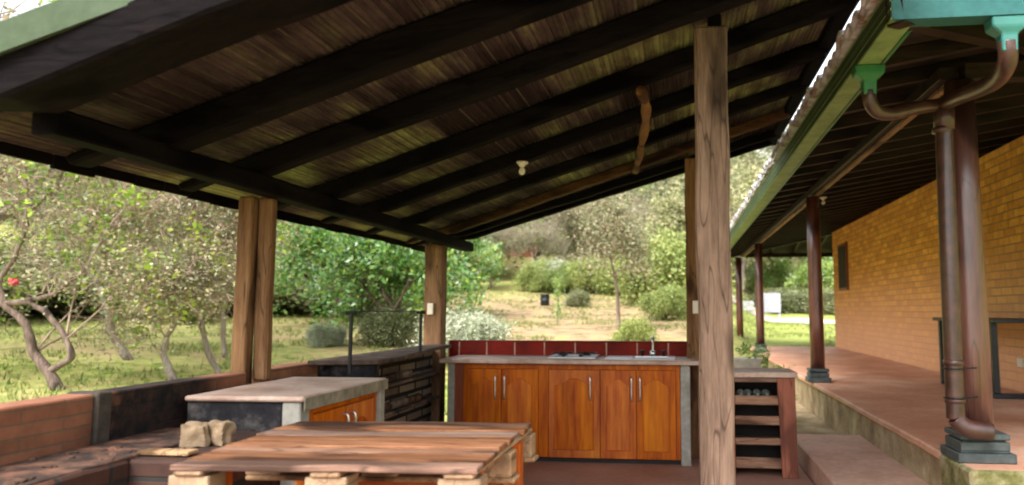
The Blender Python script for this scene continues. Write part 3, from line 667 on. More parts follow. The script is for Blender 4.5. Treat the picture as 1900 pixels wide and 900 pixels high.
# ------------------------------------------------------------------ pallet table
def pallet_table():
    t = thing('pallet_table', 'low table made from a wooden pallet on square orange brown legs', 'table', (-1.18, 3.0, 0))
    z = 0.84
    def yl(x): return 0.075 * (x + 1.68)
    ws = [0.105, 0.15, 0.10, 0.15, 0.105, 0.15, 0.105, 0.15]; y = 2.395; rr = random.Random(2)
    for i, w in enumerate(ws):
        k = (y - 2.395) / 1.1; x0 = -1.685 - 0.065 * k + rr.uniform(-.008, .008); x1 = -0.665 + rr.uniform(-.01, .01)
        b = rough_box(x0, x1, y, y + w - 0.015, z - 0.021 + rr.uniform(-.003, 0), z + rr.uniform(-.004, .001), 0.006, 0.08, i * 3, 0.003)
        for v in b.verts: v.co.y += yl(v.co.x)
        obj('slat', b, 'pallet_wood_x', t); y += w
    yend = y
    for x in (-1.62, -1.16, -0.72):
        b = rough_box(x - 0.05, x + 0.05, 2.40, yend - 0.01, z - 0.042, z - 0.022, 0.003, 0.15, x)
        for v in b.verts: v.co.y += yl(v.co.x)
        obj('stringer', b, 'block_wood', t)
        for yy in (2.46, 2.92, 3.33):
            b = rough_box(x - 0.07, x + 0.07, yy - 0.05, yy + 0.05, z - 0.135, z - 0.043, 0.001, 0.05, yy + x, 0.004)
            for v in b.verts: v.co.y += yl(v.co.x)
            obj('block', b, 'block_wood', t)
    for yy in (2.46, 2.92, 3.33):
        b = rough_box(-1.69, -0.635, yy - 0.05, yy + 0.05, z - 0.156, z - 0.136, 0.003, 0.15, yy)
        for v in b.verts: v.co.y += yl(v.co.x)
        obj('bottom_board', b, 'block_wood', t)
    for x, yy in ((-1.60, 2.55), (-0.715, 2.62), (-1.60, 3.20), (-0.70, 3.22)):
        obj('leg', mbox(x - 0.035, x + 0.035, yy - 0.035, yy + 0.035, 0.0, z - 0.044), 'orange_wood_z', t, 0.004)
    for yy in (2.60, 3.20):
        obj('apron', mbox(-1.563, -0.752, yy - 0.012, yy + 0.012, 0.45, 0.683), 'orange_wood_x', t, 0.003)
pallet_table()

# ------------------------------------------------------------------ bottle rack by the step
def bottle_rack():
    t = thing('bottle_rack', 'slatted wooden bottle rack under a cement slab beside the step', 'rack', (0.66, 6.7, 0))
    obj('top_slab', rough_box(0.36, 0.935, 6.43, 6.93, 0.797, 0.84, 0.003, 0.15, 3, 0.006), 'counter_cement', t)
    b = B(); prism(b, [(0.80, 6.462, 0.0), (0.925, 6.462, 0.0), (0.915, 6.462, 0.796), (0.775, 6.462, 0.796)], (0, 0.035, 0)); obj('side_board', b, 'rack_side_wood', t, 0.004)
    b = B(); prism(b, [(0.37, 6.47, 0.0), (0.43, 6.47, 0.0), (0.43, 6.47, 0.796), (0.37, 6.47, 0.796)], (0, 0.4, 0)); obj('side_board', b, 'rack_side_wood', t, 0.004)
    obj('side_board', mbox(0.885, 0.915, 6.50, 6.90, 0.0, 0.796), 'rack_side_wood', t, 0.004)
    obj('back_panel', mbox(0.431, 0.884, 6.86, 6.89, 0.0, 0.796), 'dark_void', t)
    for z, h in ((0.575, 0.075), (0.415, 0.07), (0.255, 0.055), (0.07, 0.085)):
        obj('slat', rough_box(0.432, 0.80 - 0.01 * 0, 6.475, 6.50, z, z + h, 0.003, 0.1, z * 7), 'rack_wood', t)
        obj('shelf', mbox(0.432, 0.884, 6.505, 6.855, z - 0.001, z + 0.014), 'rack_wood', t, 0.002)
    obj('top_slat', rough_box(0.432, 0.79, 6.478, 6.50, 0.755, 0.795, 0.003, 0.1, 1), 'rack_wood', t)
    for i, x in enumerate((0.49, 0.55, 0.625, 0.70)):
        b = tube(B(), [(x, 6.52, 0.65), (x, 6.56, 0.65), (x, 6.60, 0.65), (x, 6.78, 0.65)], [0.014, 0.015, 0.036, 0.038], 12)
        o = solo('bottle', b, 'bottle_glass', ['glass bottle lying on the top rack shelf, next to the near post', 'glass bottle lying on the top rack shelf, second from the near post', 'glass bottle lying on the top rack shelf, third from the near post', 'glass bottle lying on the top rack shelf, nearest the red side board'][i], 'bottle', 'bottles in the rack', smooth=True)
bottle_rack()

# ------------------------------------------------------------------ house with porch
HOUSE = thing('brick_house', 'single storey brick house with hipped porch roof and green gutters', 'house', (5.5, 13, 0.45))
HX0, HX1, HY0, HY1 = 1.06, 10.9, 3.80, 22.2
PS = 0.17
def pr_z(x): return 2.90 + PS * (x - 1.72)     # underside of the side rafters
def house():
    b = B(); box(b, 3.70, 9.3, 7.2, 19.2, 0.451, 3.22)
    w = obj('wall', b, ['house_brick', 'house_brick_front'], HOUSE)
    for p in w.data.polygons:
        if abs(p.normal.y) > 0.5: p.material_index = 1
    b = B(); box(b, 3.655, 3.699, 17.50, 18.40, 1.78, 2.84); win = obj('window', b, 'dark_red_wood', HOUSE, 0.006)
    obj('pane', mbox(3.648, 3.6545, 17.56, 18.34, 1.84, 2.78), 'dark_void', win)
    obj('wall_socket', mbox(3.672, 3.699, 8.95, 9.07, 0.72, 0.82), 'white_plastic', HOUSE, 0.004)
    # deck of the hipped roof
    def hz(d): return pr_z(HX0) + 0.085 + PS * d
    A, Bc, C_, D = (HX0, HY0), (HX1, HY0), (HX1, HY1), (HX0, HY1)
    R0, R1 = ((HX0+HX1)/2, HY0 + (HX1-HX0)/2), ((HX0+HX1)/2, HY1 - (HX1-HX0)/2)
    hd = hz((HX1-HX0)/2)
    def P3(p, z): return (p[0], p[1], z)
    e = hz(0)
    faces = [[P3(A, e), P3(D, e), P3(R1, hd), P3(R0, hd)], [P3(Bc, e), P3(A, e), P3(R0, hd)], [P3(C_, e), P3(Bc, e), P3(R0, hd), P3(R1, hd)], [P3(D, e), P3(C_, e), P3(R1, hd)]]
    b = B()
    for f in faces: prism(b, f, (0, 0, 0.02))
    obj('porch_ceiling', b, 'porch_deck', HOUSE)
    b = B()
    for f in faces: prism(b, [(p[0], p[1], p[2] + 0.025) for p in f], (0, 0, 0.07))
    obj('roof', b, 'old_tile', HOUSE)
    # side rafters
    y = 4.15; i = 0
    while y < 22.1:
        xin = 3.72
        if y < HY0 + 2.66: xin = HX0 + (y - HY0) - 0.02
        if y > HY1 - 2.66: xin = HX0 + (HY1 - y) - 0.02
        if xin > HX0 + 0.3:
            b = beam(B(), (HX0 + 0.02, y, hz(0) - 0.002), (xin, y, hz(0) + PS * (xin - HX0) - 0.002), 0.06, 0.09, n=3, jit=0.004, seed=i)
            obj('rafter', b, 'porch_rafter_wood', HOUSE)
        y += 0.55; i += 1
    for (p, q) in (((HX0, HY0), (3.9, HY0 + 2.84)), ((HX0, HY1), (3.9, HY1 - 2.84))):
        b = beam(B(), (p[0], p[1], e - 0.002), (q[0], q[1], e + PS * 2.84 - 0.002), 0.09, 0.13); obj('hip_rafter', b, 'porch_rafter_wood', HOUSE)
    for k, x in enumerate([1.9 + 0.6 * i for i in range(9)]):
        d = min(x - HX0, 2.6)
        obj('rafter', beam(B(), (x, HY0 + 0.02, e - 0.002), (x, HY0 + d, e + PS * d - 0.002), 0.06, 0.09), 'porch_rafter_wood', HOUSE)
        obj('rafter', beam(B(), (x, HY1 - 0.02, e - 0.002), (x, HY1 - d, e + PS * d - 0.002), 0.06, 0.09), 'porch_rafter_wood', HOUSE)
    # beams over the porch posts
    obj('porch_beam', beam(B(), (1.72, 5.02, 2.895), (1.72, 21.55, 2.895), 0.11, 0.085, n=10, jit=0.003), 'porch_rafter_wood', HOUSE, 0.006)
    obj('beam_lit_strip', beam(B(), (1.745, 5.06, 2.808), (1.745, 21.5, 2.808), 0.045, 0.028), 'lit_beam_wood', HOUSE, 0.003)  # pale strip added to stand in for light on the beam's lower edge
    obj('porch_beam', beam(B(), (1.79, 5.0, 2.893), (10.0, 5.0, 2.893), 0.12, 0.11), 'porch_rafter_wood', HOUSE, 0.006)
    obj('porch_beam', beam(B(), (1.79, 21.5, 2.893), (10.0, 21.5, 2.893), 0.12, 0.11), 'porch_rafter_wood', HOUSE, 0.006)
    # gutters
    zb, zt = 2.755, 2.925
    b = B()
    prof = [(0.0, zt - 0.03), (-0.02, zt - 0.03), (-0.02, zt), (0.004, zt), (0.006, zb + 0.085), (0.028, zb + 0.07), (0.03, zb), (0.125, zb), (0.125, zb + 0.012), (0.042, zb + 0.012), (0.04, zb + 0.08), (0.018, zb + 0.095), (0.016, zt - 0.03)]
    prof = [(0.0, zt), (0.0, zb), (0.115, zb), (0.115, zt - 0.03), (0.103, zt - 0.03), (0.103, zb + 0.012), (0.014, zb + 0.012), (0.014, zt)]
    def run(bm, fn):
        a = [bm.verts.new(fn(u, z, 0)) for u, z in prof]; c = [bm.verts.new(fn(u, z, 1)) for u, z in prof]; n = len(prof)
        for i in range(n): bm.faces.new((a[i], a[(i+1) % n], c[(i+1) % n], c[i]))
        for q in (a, c):
            bm.faces.new((q[0], q[1], q[6], q[7])); bm.faces.new((q[1], q[2], q[5], q[6])); bm.faces.new((q[2], q[3], q[4], q[5]))
    GX, GY = 1.045, 3.775
    run(b, lambda u, z, k: (GX + u, (GY + u) if k == 0 else (22.3 - u), z))
    # rolled beads along the outer face
    for zz in (zt - 0.008, zb + 0.10, zb + 0.055, zb + 0.006): tube(b, [(GX, GY, zz), (GX, 22.3, zz)], 0.007, 6)
    obj('gutter', b, 'gutter_moss', HOUSE, label='long mossy green side gutter')
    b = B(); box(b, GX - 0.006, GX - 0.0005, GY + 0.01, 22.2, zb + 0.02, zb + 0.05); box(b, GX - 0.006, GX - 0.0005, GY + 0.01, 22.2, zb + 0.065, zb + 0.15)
    obj('gutter_shade_strip', b, 'gutter_shadow_green', HOUSE)  # dark strips on the outer face: pavilion roof shade put into the colour
    b = B(); run(b, lambda u, z, k: ((GX + u) if k == 0 else 10.95, GY + u, z)); tube(b, [(GX, GY, zt - 0.006), (10.9, GY, zt - 0.006)], 0.007, 6)
    obj('gutter', b, 'gutter_teal', HOUSE, label='bright teal front gutter')
    b = B(); box(b, GX + 0.13, GX + 0.15, GY + 0.15, 22.1, zb + 0.01, zb + 0.14); box(b, GX + 0.13, 10.9, GY + 0.13, GY + 0.15, zb + 0.01, zb + 0.14)
    obj('fascia_board', b, 'gutter_green', HOUSE)
    # lichen-covered tile ends above the side gutter
    b = B(); y = 3.85; rr = random.Random(12)
    while y < 22:
        r = 0.085 + rr.uniform(-.008, .008); x0 = GX - 0.05 + rr.uniform(-.02, .02); z0 = 2.97 + rr.uniform(-.006, .006)
        n = 7; ring = []
        for kk in range(n + 1):
            a = math.pi * kk / n; ring.append((y + r * math.cos(a), r * 0.6 * math.sin(a)))
        va = [b.verts.new((x0, yy, z0 + dz)) for yy, dz in ring]; vb = [b.verts.new((x0 + 0.2, yy, z0 + dz + 0.03)) for yy, dz in ring]
        vc = [b.verts.new((x0, y + (yy - y) * 0.8, z0 + dz - 0.02)) for yy, dz in ring]; vd = [b.verts.new((x0 + 0.2, y + (yy - y) * 0.8, z0 + dz + 0.01)) for yy, dz in ring]
        for kk in range(n):
            b.faces.new((va[kk], va[kk+1], vb[kk+1], vb[kk])); b.faces.new((vc[kk+1], vc[kk], vd[kk], vd[kk+1])); b.faces.new((va[kk+1], va[kk], vc[kk], vc[kk+1]))
        box(b, x0 + 0.02, x0 + 0.12, y - r * 0.98, y + r * 0.98, z0 - 0.03, z0 - 0.005)
        y += 0.165
    obj('roof_tiles', b, 'lichen_tile', HOUSE, label='pale lichen covered tile ends')
    # porch posts
    def porch_post(x, y, zf, r0, r1):
        p = obj('porch_post', tube(B(), [(x, y, zf + 0.16), (x, y, zf + 0.7), (x, y, zf + 1.6), (x, y, 2.779)], [r0, r0 * 1.0, (r0 + r1) / 2, r1], 20), 'porch_post_wood', HOUSE, smooth=True)
        b = B()
        for h0, h1, wd in ((0.0, 0.055, 0.162), (0.056, 0.066, 0.14), (0.067, 0.118, 0.138), (0.119, 0.13, 0.12), (0.131, 0.165, 0.14)):
            if y > 6: wd *= 0.85
            box(b, x - wd, x + wd, y - wd, y + wd, zf + h0, zf + h1)
        for f in (0.02,): pass
        obj('post_plinth', b, 'plinth_paint', p, 0.008)
        return p
    porch_post(1.77, 5.00, 0.452, 0.100, 0.088)
    porch_post(1.70, 10.0, 0.452, 0.088, 0.082)
    porch_post(1.70, 16.9, 0.452, 0.088, 0.082)
    porch_post(1.62, 21.5, 0.44, 0.095, 0.085)
    obj('pedestal', rough_box(1.60, 1.955, 4.64, 5.17, -0.1, 0.449, 0.012, 0.1, 6, 0.015), 'mossy_stone', HOUSE)
    obj('pedestal', rough_box(1.45, 1.8, 21.3, 21.7, 0.0, 0.438, 0.012, 0.1, 7, 0.015), 'mossy_stone', HOUSE)
    # rain pipes
    for (x, y, m) in ((1.592, 3.835, 'teal_plastic'), (1.105, 4.52, 'gutter_green')):
        b = B(); z0 = 2.754
        q = [(-.085, -.055), (.085, -.055), (.085, .055), (-.085, .055)]; r = [(-.035, -.035), (.035, -.035), (.035, .035), (-.035, .035)]
        rings = [[b.verts.new((x + u * k, y + v * k, z)) for u, v in (q if t == 0 else r)] for z, t, k in ((z0, 0, 1), (z0 - 0.05, 0, 0.95), (z0 - 0.085, 1, 1.1), (z0 - 0.17, 1, 1.0))]
        for r0, r1 in zip(rings, rings[1:]):
            for kk in range(4): b.faces.new((r0[kk], r0[(kk+1) % 4], r1[(kk+1) % 4], r1[kk]))
        b.faces.new(rings[0]); b.faces.new(rings[-1][::-1])
        obj('gutter_outlet', b, m, HOUSE, 0.006)
    PT = (1.618, 4.83, 2.60)
    b = B()
    tube(b, smooth_path([(1.592, 3.835, 2.64), (1.596, 3.845, 2.575), (1.61, 3.91, 2.54), (1.635, 4.08, 2.528), (1.635, 4.25, 2.536), (1.62, 4.5, 2.565), PT], 6), 0.045, 16)
    tube(b, smooth_path([(1.62, 4.7, 2.587), PT, (1.433, 4.75, 2.56), (1.263, 4.65, 2.505), (1.16, 4.57, 2.50), (1.112, 4.525, 2.545), (1.105, 4.52, 2.61)], 6), 0.040, 16)
    tube(b, smooth_path([PT, (1.612, 4.83, 2.3), (1.605, 4.83, 1.5), (1.60, 4.83, 0.80), (1.605, 4.83, 0.71), (1.65, 4.82, 0.66), (1.72, 4.815, 0.645), (1.79, 4.815, 0.64)], 6), 0.052, 18)
    for zc in (2.42, 1.02, 0.80): tube(b, [(1.602, 4.83, zc), (1.602, 4.83, zc + 0.03)], 0.058, 18)
    tube(b, [(1.615, 4.832, 2.44), (1.617, 4.831, 2.58)], 0.060, 18)
    pp = obj('rain_pipe', b, 'brown_pipe', HOUSE, smooth=True)
    for zc in (1.0, 0.83): obj('pipe_strap', tube(B(), [(1.602 + 0.06 * math.cos(a), 4.83 + 0.06 * math.sin(a), zc) for a in [math.pi * (0.9 + 1.2 * k / 10) for k in range(11)]] + [(1.75, 4.89, zc)], 0.005, 6), 'black_iron', pp)
house()
bulb(1.83, 10.0, 2.78, 'white bulb in a round holder on the porch beam by the second post', True)
def porch_table():
    t = thing('console_table', 'narrow black steel table on the porch against the brick wall', 'table', (3.35, 9.1, 0.45))
    obj('table_top', mbox(3.10, 3.64, 8.15, 10.02, 1.215, 1.255), 'black_steel', t, 0.004)
    for y in (8.35, 9.92):
        for x in (3.17, 3.60): obj('leg', mbox(x - 0.03, x + 0.03, y - 0.03, y + 0.03, 0.505, 1.213), 'black_steel', t, 0.003)
        obj('foot_rail', mbox(3.14, 3.63, y - 0.03, y + 0.03, 0.452, 0.503), 'black_steel', t, 0.003)
porch_table()

# ------------------------------------------------------------------ plants
def np_mesh(name, V, F, mats, midx=None, smooth=False):
    me = bpy.data.meshes.new(name); V = np.asarray(V, dtype=np.float32); F = np.asarray(F, dtype=np.int32); k = F.shape[1]
    me.vertices.add(len(V)); me.vertices.foreach_set('co', V.ravel())
    me.loops.add(F.size); me.loops.foreach_set('vertex_index', F.ravel())
    me.polygons.add(len(F)); me.polygons.foreach_set('loop_start', np.arange(0, F.size, k, dtype=np.int32)); me.polygons.foreach_set('loop_total', np.full(len(F), k, dtype=np.int32))
    for m in mats: me.materials.append(MATS[m])
    if midx is not None: me.polygons.foreach_set('material_index', np.asarray(midx, dtype=np.int32))
    me.update(calc_edges=True); me.validate(); return me
def leaves(rng, centres, per, spread, size, aspect=0.55, droop=0.0):
    C = np.repeat(np.asarray(centres, dtype=np.float64), per, axis=0)
    N = len(C); C = C + rng.normal(0, 1, (N, 3)) * spread
    d = rng.normal(0, 1, (N, 3)); d[:, 2] = d[:, 2] * 0.6 - droop; d /= np.linalg.norm(d, axis=1)[:, None]
    e = rng.normal(0, 1, (N, 3)); e[:, 2] *= 0.5; e -= (e * d).sum(1)[:, None] * d; e /= np.linalg.norm(e, axis=1)[:, None]
    s = size * rng.uniform(0.6, 1.35, (N, 1)); w = s * aspect
    V = np.stack([C - d * s / 2, C + e * w / 2 + d * s * 0.05, C + d * s / 2, C - e * w / 2 + d * s * 0.05], axis=1).reshape(-1, 3)
    return V, np.arange(N * 4).reshape(-1, 4)
def segs_mesh(segs, n=4):
    V = []; F = []
    for p, q, r0, r1 in segs:
        p, q = Vector(p), Vector(q); d = (q - p)
        if d.length < 1e-5: continue
        d.normalize(); a = d.orthogonal().normalized(); b = d.cross(a); k = len(V)
        for c, r in ((p, r0), (q, r1)):
            for i in range(n):
                t = 2 * math.pi * i / n; V.append(c + (a * math.cos(t) + b * math.sin(t)) * r)
        for i in range(n): F.append((k + i, k + (i+1) % n, k + n + (i+1) % n, k + n + i))
    return np.array([tuple(v) for v in V]), np.array(F)
def grow(rr, p, d, L, r, depth, segs, tips, up=0.15, wander=0.35, kids=(3, 4), ratio=0.66, sub=3):
    for i in range(sub):
        d = (d + Vector((rr.gauss(0, wander), rr.gauss(0, wander), rr.gauss(0, wander * 0.7) + up)) * 0.5).normalized()
        q = p + d * L / sub; r2 = r * 0.86
        segs.append((p.copy(), q.copy(), r, r2))
        if depth > 0 and i >= 1:
            for k in range(rr.randint(*kids) - 1):
                a = d.orthogonal().normalized(); a.rotate(Matrix.Rotation(rr.uniform(0, 6.28), 3, d))
                nd = (d * rr.uniform(0.3, 0.8) + a * rr.uniform(0.6, 1.0)).normalized()
                grow(rr, q.copy(), nd, L * ratio * rr.uniform(0.75, 1.15), r2 * 0.62, depth - 1, segs, tips, up, wander, kids, ratio, sub)
        if depth <= 1: tips.append(tuple(q))
        p = q; r = r2
def twig_sprays(rng, rr, tips, n, L, r, segs):
    for t in tips:
        for k in range(n):
            d = Vector((rr.gauss(0, 1), rr.gauss(0, 1), rr.gauss(0, .8))).normalized(); p = Vector(t); q = p + d * L * rr.uniform(.5, 1.2)
            m = p.lerp(q, .5) + Vector((rr.gauss(0, .04), rr.gauss(0, .04), rr.gauss(0, .04)))
            segs.append((p, m, r, r * .7)); segs.append((m, q, r * .7, r * .3))
def place_tree(name, trunk_me, crown_me, loc, rotz, scale, label, cat, group, crown2=None):
    o = thing(name, label, cat, loc, group); o.rotation_euler = (0, 0, rotz); o.scale = scale if isinstance(scale, tuple) else (scale,) * 3
    for nm, me in (('trunk', trunk_me), ('crown', crown_me), ('crown', crown2)):
        if me is None: continue
        c = bpy.data.objects.new(nm, me); COL.objects.link(c); c.parent = o
    return o
def tree_kind(seed, kind):
    """returns (trunk mesh, crown mesh, extra crown mesh), growing from the origin"""
    rng = np.random.default_rng(seed); rr = random.Random(seed); segs = []; tips = []
    if kind == 'twiggy':      # grey twigs hung with lichen, 4.5 m
        tr = smooth_path([(0, 0, -0.1), (rr.uniform(-.15, .15), rr.uniform(-.1, .1), 0.6), (rr.uniform(-.3, .3), rr.uniform(-.2, .2), 1.3)], 4)
        for i, (a, b) in enumerate(zip(tr, tr[1:])): segs.append((a, b, 0.11 - 0.006 * i, 0.105 - 0.006 * i))
        for k in range(4):
            a = k * 1.57 + rr.uniform(-.4, .4); grow(rr, tr[-1].copy(), Vector((math.cos(a), math.sin(a), 0.9)).normalized(), 1.25, 0.06, 3, segs, tips, 0.12, 0.4)
        rr.shuffle(tips); tw = tips[:500]; twig_sprays(rng, rr, tw, 4, 0.35, 0.009, segs)
        V, F = leaves(rng, tips[:700], 17, 0.17, 0.055, 0.7); cm = np_mesh('crown', V, F, ['leaf_lichen'])
        V, F = leaves(rng, tips[:60], 12, 0.13, 0.085, 0.5); c2 = np_mesh('crown', V, F, ['leaf_lime'])
        bark = 'bark_grey'
    elif kind == 'green':     # broad leaves, 4.5 m
        segs.append((Vector((0, 0, -.1)), Vector((0.05, 0, 0.9)), 0.10, 0.08))
        for k in range(5):
            a = k * 1.257 + rr.uniform(-.4, .4); grow(rr, Vector((0.05, 0, 0.5 + 0.12 * k)), Vector((math.cos(a), math.sin(a), 0.9)).normalized(), 1.3, 0.05, 3, segs, tips, 0.1, 0.3)
        rr.shuffle(tips); V, F = leaves(rng, tips[:560], 20, 0.18, 0.145, 0.5, 0.5); cm = np_mesh('crown', V, F, ['leaf_green']); c2 = None; bark = 'bark_brown'
    elif kind == 'far':       # tall background tree, 8 m
        segs.append((Vector((0, 0, -.3)), Vector((0.1, 0.1, 3.0)), 0.2, 0.15))
        for k in range(6):
            a = k * 1.047 + rr.uniform(-.4, .4); grow(rr, Vector((0.1, 0.1, 1.6 + 0.3 * k)), Vector((math.cos(a), math.sin(a), 1.0)).normalized(), 2.2, 0.09, 2, segs, tips, 0.15, 0.35)
        V, F = leaves(rng, tips, 42, 0.42, 0.20, 0.7); cm = np_mesh('crown', V, F, ['leaf_far']); c2 = None; bark = 'bark_grey'
    elif kind == 'bush':      # dense rounded bush, 1.7 m
        for k in range(9):
            a = rr.uniform(0, 6.28); grow(rr, Vector((0, 0, 0)), Vector((math.cos(a), math.sin(a), 1.3)).normalized(), 0.75, 0.02, 2, segs, tips, 0.12, 0.3)
        V, F = leaves(rng, tips, 44, 0.15, 0.075, 0.5); cm = np_mesh('crown', V, F, ['leaf_bush']); c2 = None; bark = 'bark_brown'
    elif kind == 'dark':
        for k in range(9):
            a = rr.uniform(0, 6.28); grow(rr, Vector((0, 0, 0)), Vector((math.cos(a), math.sin(a), 1.1)).normalized(), 0.9, 0.02, 2, segs, tips, 0.1, 0.35)
        V, F = leaves(rng, tips, 40, 0.18, 0.085, 0.5); cm = np_mesh('crown', V, F, ['leaf_dark']); c2 = None; bark = 'bark_brown'
    elif kind == 'sage':      # silvery shrub 1.3 m
        for k in range(12):
            a = rr.uniform(0, 6.28); grow(rr, Vector((0, 0, 0)), Vector((math.cos(a), math.sin(a), 1.2)).normalized(), 0.55, 0.012, 2, segs, tips, 0.12, 0.3)
        V, F = leaves(rng, tips, 24, 0.09, 0.07, 0.35); cm = np_mesh('crown', V, F, ['leaf_sage']); c2 = None; bark = 'twig'
    elif kind == 'young':     # slim sapling 1.6 m
        segs.append((Vector((0, 0, -.05)), Vector((0.03, 0, 0.7)), 0.02, 0.016)); segs.append((Vector((0.03, 0, 0.7)), Vector((0, 0.02, 1.4)), 0.016, 0.008))
        pts = [(0.02, 0, 0.15 * i + 0.3) for i in range(9)]; tips = pts
        V, F = leaves(rng, pts, 45, 0.10, 0.09, 0.45); cm = np_mesh('crown', V, F, ['leaf_green']); c2 = None; bark = 'bark_brown'
    V, F = segs_mesh(segs, 5); tm = np_mesh('trunk', V, F, [bark])
    return tm, cm, c2
KIND = {'twiggy': [tree_kind(s, 'twiggy') for s in (1, 2, 3)], 'green': [tree_kind(s, 'green') for s in (4, 5)], 'far': [tree_kind(s, 'far') for s in (6, 7)],
        'bush': [tree_kind(s, 'bush') for s in (8, 9)], 'dark': [tree_kind(10, 'dark')], 'sage': [tree_kind(11, 'sage')], 'young': [tree_kind(12, 'young')]}

# gnarled fruit trees just behind the brick wall, each with its own trunk
def orchard_tree(seed, limbs, radii, crown_c, crown_r, n_leaf, n_lime, label, bark='bark_grey', depth=3):
    base = limbs[0][0]; gz = ground_z(base[0], base[1]); base = (base[0], base[1], gz)
    t = thing('orchard_tree', label, 'tree', base, 'lichen covered orchard trees')
    rng = np.random.default_rng(seed); rr = random.Random(seed)
    b = B(); starts = []
    for li, (pts, (r0, r1)) in enumerate(zip(limbs, radii)):
        if li == 0: pts = [(pts[0][0], pts[0][1], gz - 0.1)] + list(pts)
        P = smooth_path(pts, 5); n = len(P)
        P = [p + mnoise.noise_vector(p * 5) * 0.03 for p in P]
        tube(b, P, [(r0 + (r1 - r0) * i / (n-1)) * (1 + 0.25 * mnoise.noise(p * 7)) for i, p in enumerate(P)], 9)
        starts.append((P[-1], (P[-1] - P[-3]).normalized(), r1)); starts.append((P[n // 2], Vector((rr.gauss(0, .5), rr.gauss(0, .5), 1)).normalized(), r1 * .6))
    obj('trunk', b, bark, t, smooth=True)
    segs = []; tips = []
    for p, d, r in starts:
        for k in range(2):
            dd = (d + Vector((rr.gauss(0, .6), rr.gauss(0, .6), rr.gauss(0.25, .3)))).normalized()
            grow(rr, p.copy(), dd, 0.95, r * 0.7, depth, segs, tips, 0.13, 0.42)
    C = Vector(crown_c); R = Vector(crown_r)
    tips = [q for q in tips if sum(((q[i] - C[i]) / R[i]) ** 2 for i in range(3)) < 1.0] or tips
    rr.shuffle(tips); tips = tips[:700]; twig_sprays(rng, rr, tips[:350], 3, 0.3, 0.007, segs)
    V, F = segs_mesh(segs, 4); V = V - np.array(base)
    for nm, me in (('branches', np_mesh('branches', V, F, ['twig'])),):
        o = bpy.data.objects.new(nm, me); COL.objects.link(o); o.parent = t
    V, F = leaves(rng, tips[:n_leaf], 24, 0.17, 0.05, 0.7); o = bpy.data.objects.new('crown', np_mesh('crown', V - np.array(base), F, ['leaf_lichen'])); COL.objects.link(o); o.parent = t
    V, F = leaves(rng, tips[-n_lime:], 15, 0.10, 0.105, 0.55); o = bpy.data.objects.new('green_leaves', np_mesh('green_leaves', V - np.array(base), F, ['leaf_lime'])); COL.objects.link(o); o.parent = t
    return t
orchard_tree(21, [[(-8.45, 9.68, 0.22), (-8.62, 9.63, 0.5), (-8.81, 9.58, 0.76), (-8.91, 9.53, 1.12), (-9.18, 9.46, 1.42), (-9.69, 9.36, 1.75)],
                  [(-8.62, 9.63, 0.5), (-8.47, 9.64, 0.57), (-8.31, 9.64, 0.72), (-8.37, 9.61, 0.94), (-8.56, 9.56, 1.23), (-8.82, 9.51, 1.42), (-9.18, 9.46, 1.44)],
                  [(-9.18, 9.46, 1.44), (-8.81, 9.5, 1.49), (-8.43, 9.54, 1.62), (-8.08, 9.55, 1.9)], [(-9.18, 9.46, 1.44), (-9.25, 9.42, 1.75), (-9.03, 9.41, 2.12), (-8.87, 9.38, 2.63), (-8.95, 9.3, 3.6), (-8.7, 9.3, 4.4)], [(-8.87, 9.38, 2.63), (-8.4, 9.4, 3.2), (-8.0, 9.5, 4.0)]],
             [(0.085, 0.042), (0.048, 0.036), (0.04, 0.02), (0.04, 0.02), (0.025, 0.015)], (-8.9, 9.5, 3.6), (3.4, 3.0, 3.6), 500, 190, 'gnarled forked fruit tree leaning left, nearest behind the brick wall', 'bark_brown')
orchard_tree(22, [[(-9.29, 12.08, 0.45), (-9.45, 12.03, 0.75), (-9.6, 11.98, 1.03), (-9.62, 11.95, 1.34), (-9.69, 11.92, 1.48), (-9.84, 11.87, 1.85), (-10.09, 11.8, 2.21), (-10.26, 11.72, 2.76)]],
             [(0.085, 0.035)], (-10, 11.8, 3.8), (3.4, 3, 3.4), 500, 110, 'fruit tree with dark trunk base leaning left, second from the left')
orchard_tree(23, [[(-7.56, 10.79, 0.31), (-7.7, 10.75, 0.6), (-7.71, 10.73, 0.78), (-7.61, 10.72, 1.02), (-7.53, 10.71, 1.22), (-7.56, 10.66, 1.63), (-7.44, 10.63, 2.11)]],
             [(0.06, 0.03)], (-7.5, 10.6, 3.0), (2.2, 2, 1.9), 300, 50, 'small fruit tree with thin crooked grey trunk, behind the sooty wall panel')
orchard_tree(24, [[(-7.2, 11.34, 0.35), (-7.36, 11.28, 0.76), (-7.46, 11.23, 1.13), (-7.54, 11.2, 1.35), (-7.57, 11.16, 1.72), (-7.72, 11.09, 2.23)]],
             [(0.055, 0.03)], (-7.7, 11.1, 3.2), (2.2, 2, 2.0), 320, 50, 'fruit tree with pale straight trunk left of the double post')
orchard_tree(25, [[(-8.14, 13.0, 0.45), (-8.2, 13.0, 1.0), (-8.15, 12.9, 1.7), (-8.25, 12.8, 2.4)]], [(0.05, 0.03)], (-8.2, 12.9, 3.5), (2.2, 2, 2.0), 300, 40, 'fruit tree with slim whitish trunk just beside the double post')
b = B()
for k in range(9):
    a = k * 2.4; lump(b, (-8.93 + 0.035 * math.cos(a), 9.3 + 0.035 * math.sin(a), 1.72 + 0.035 * math.sin(k * 1.9)), (0.06, 0.05, 0.035), k, 2, 0.4)
solo('flower', b, 'red_petal', 'bright red bloom hanging in the leftmost fruit tree', 'flower')

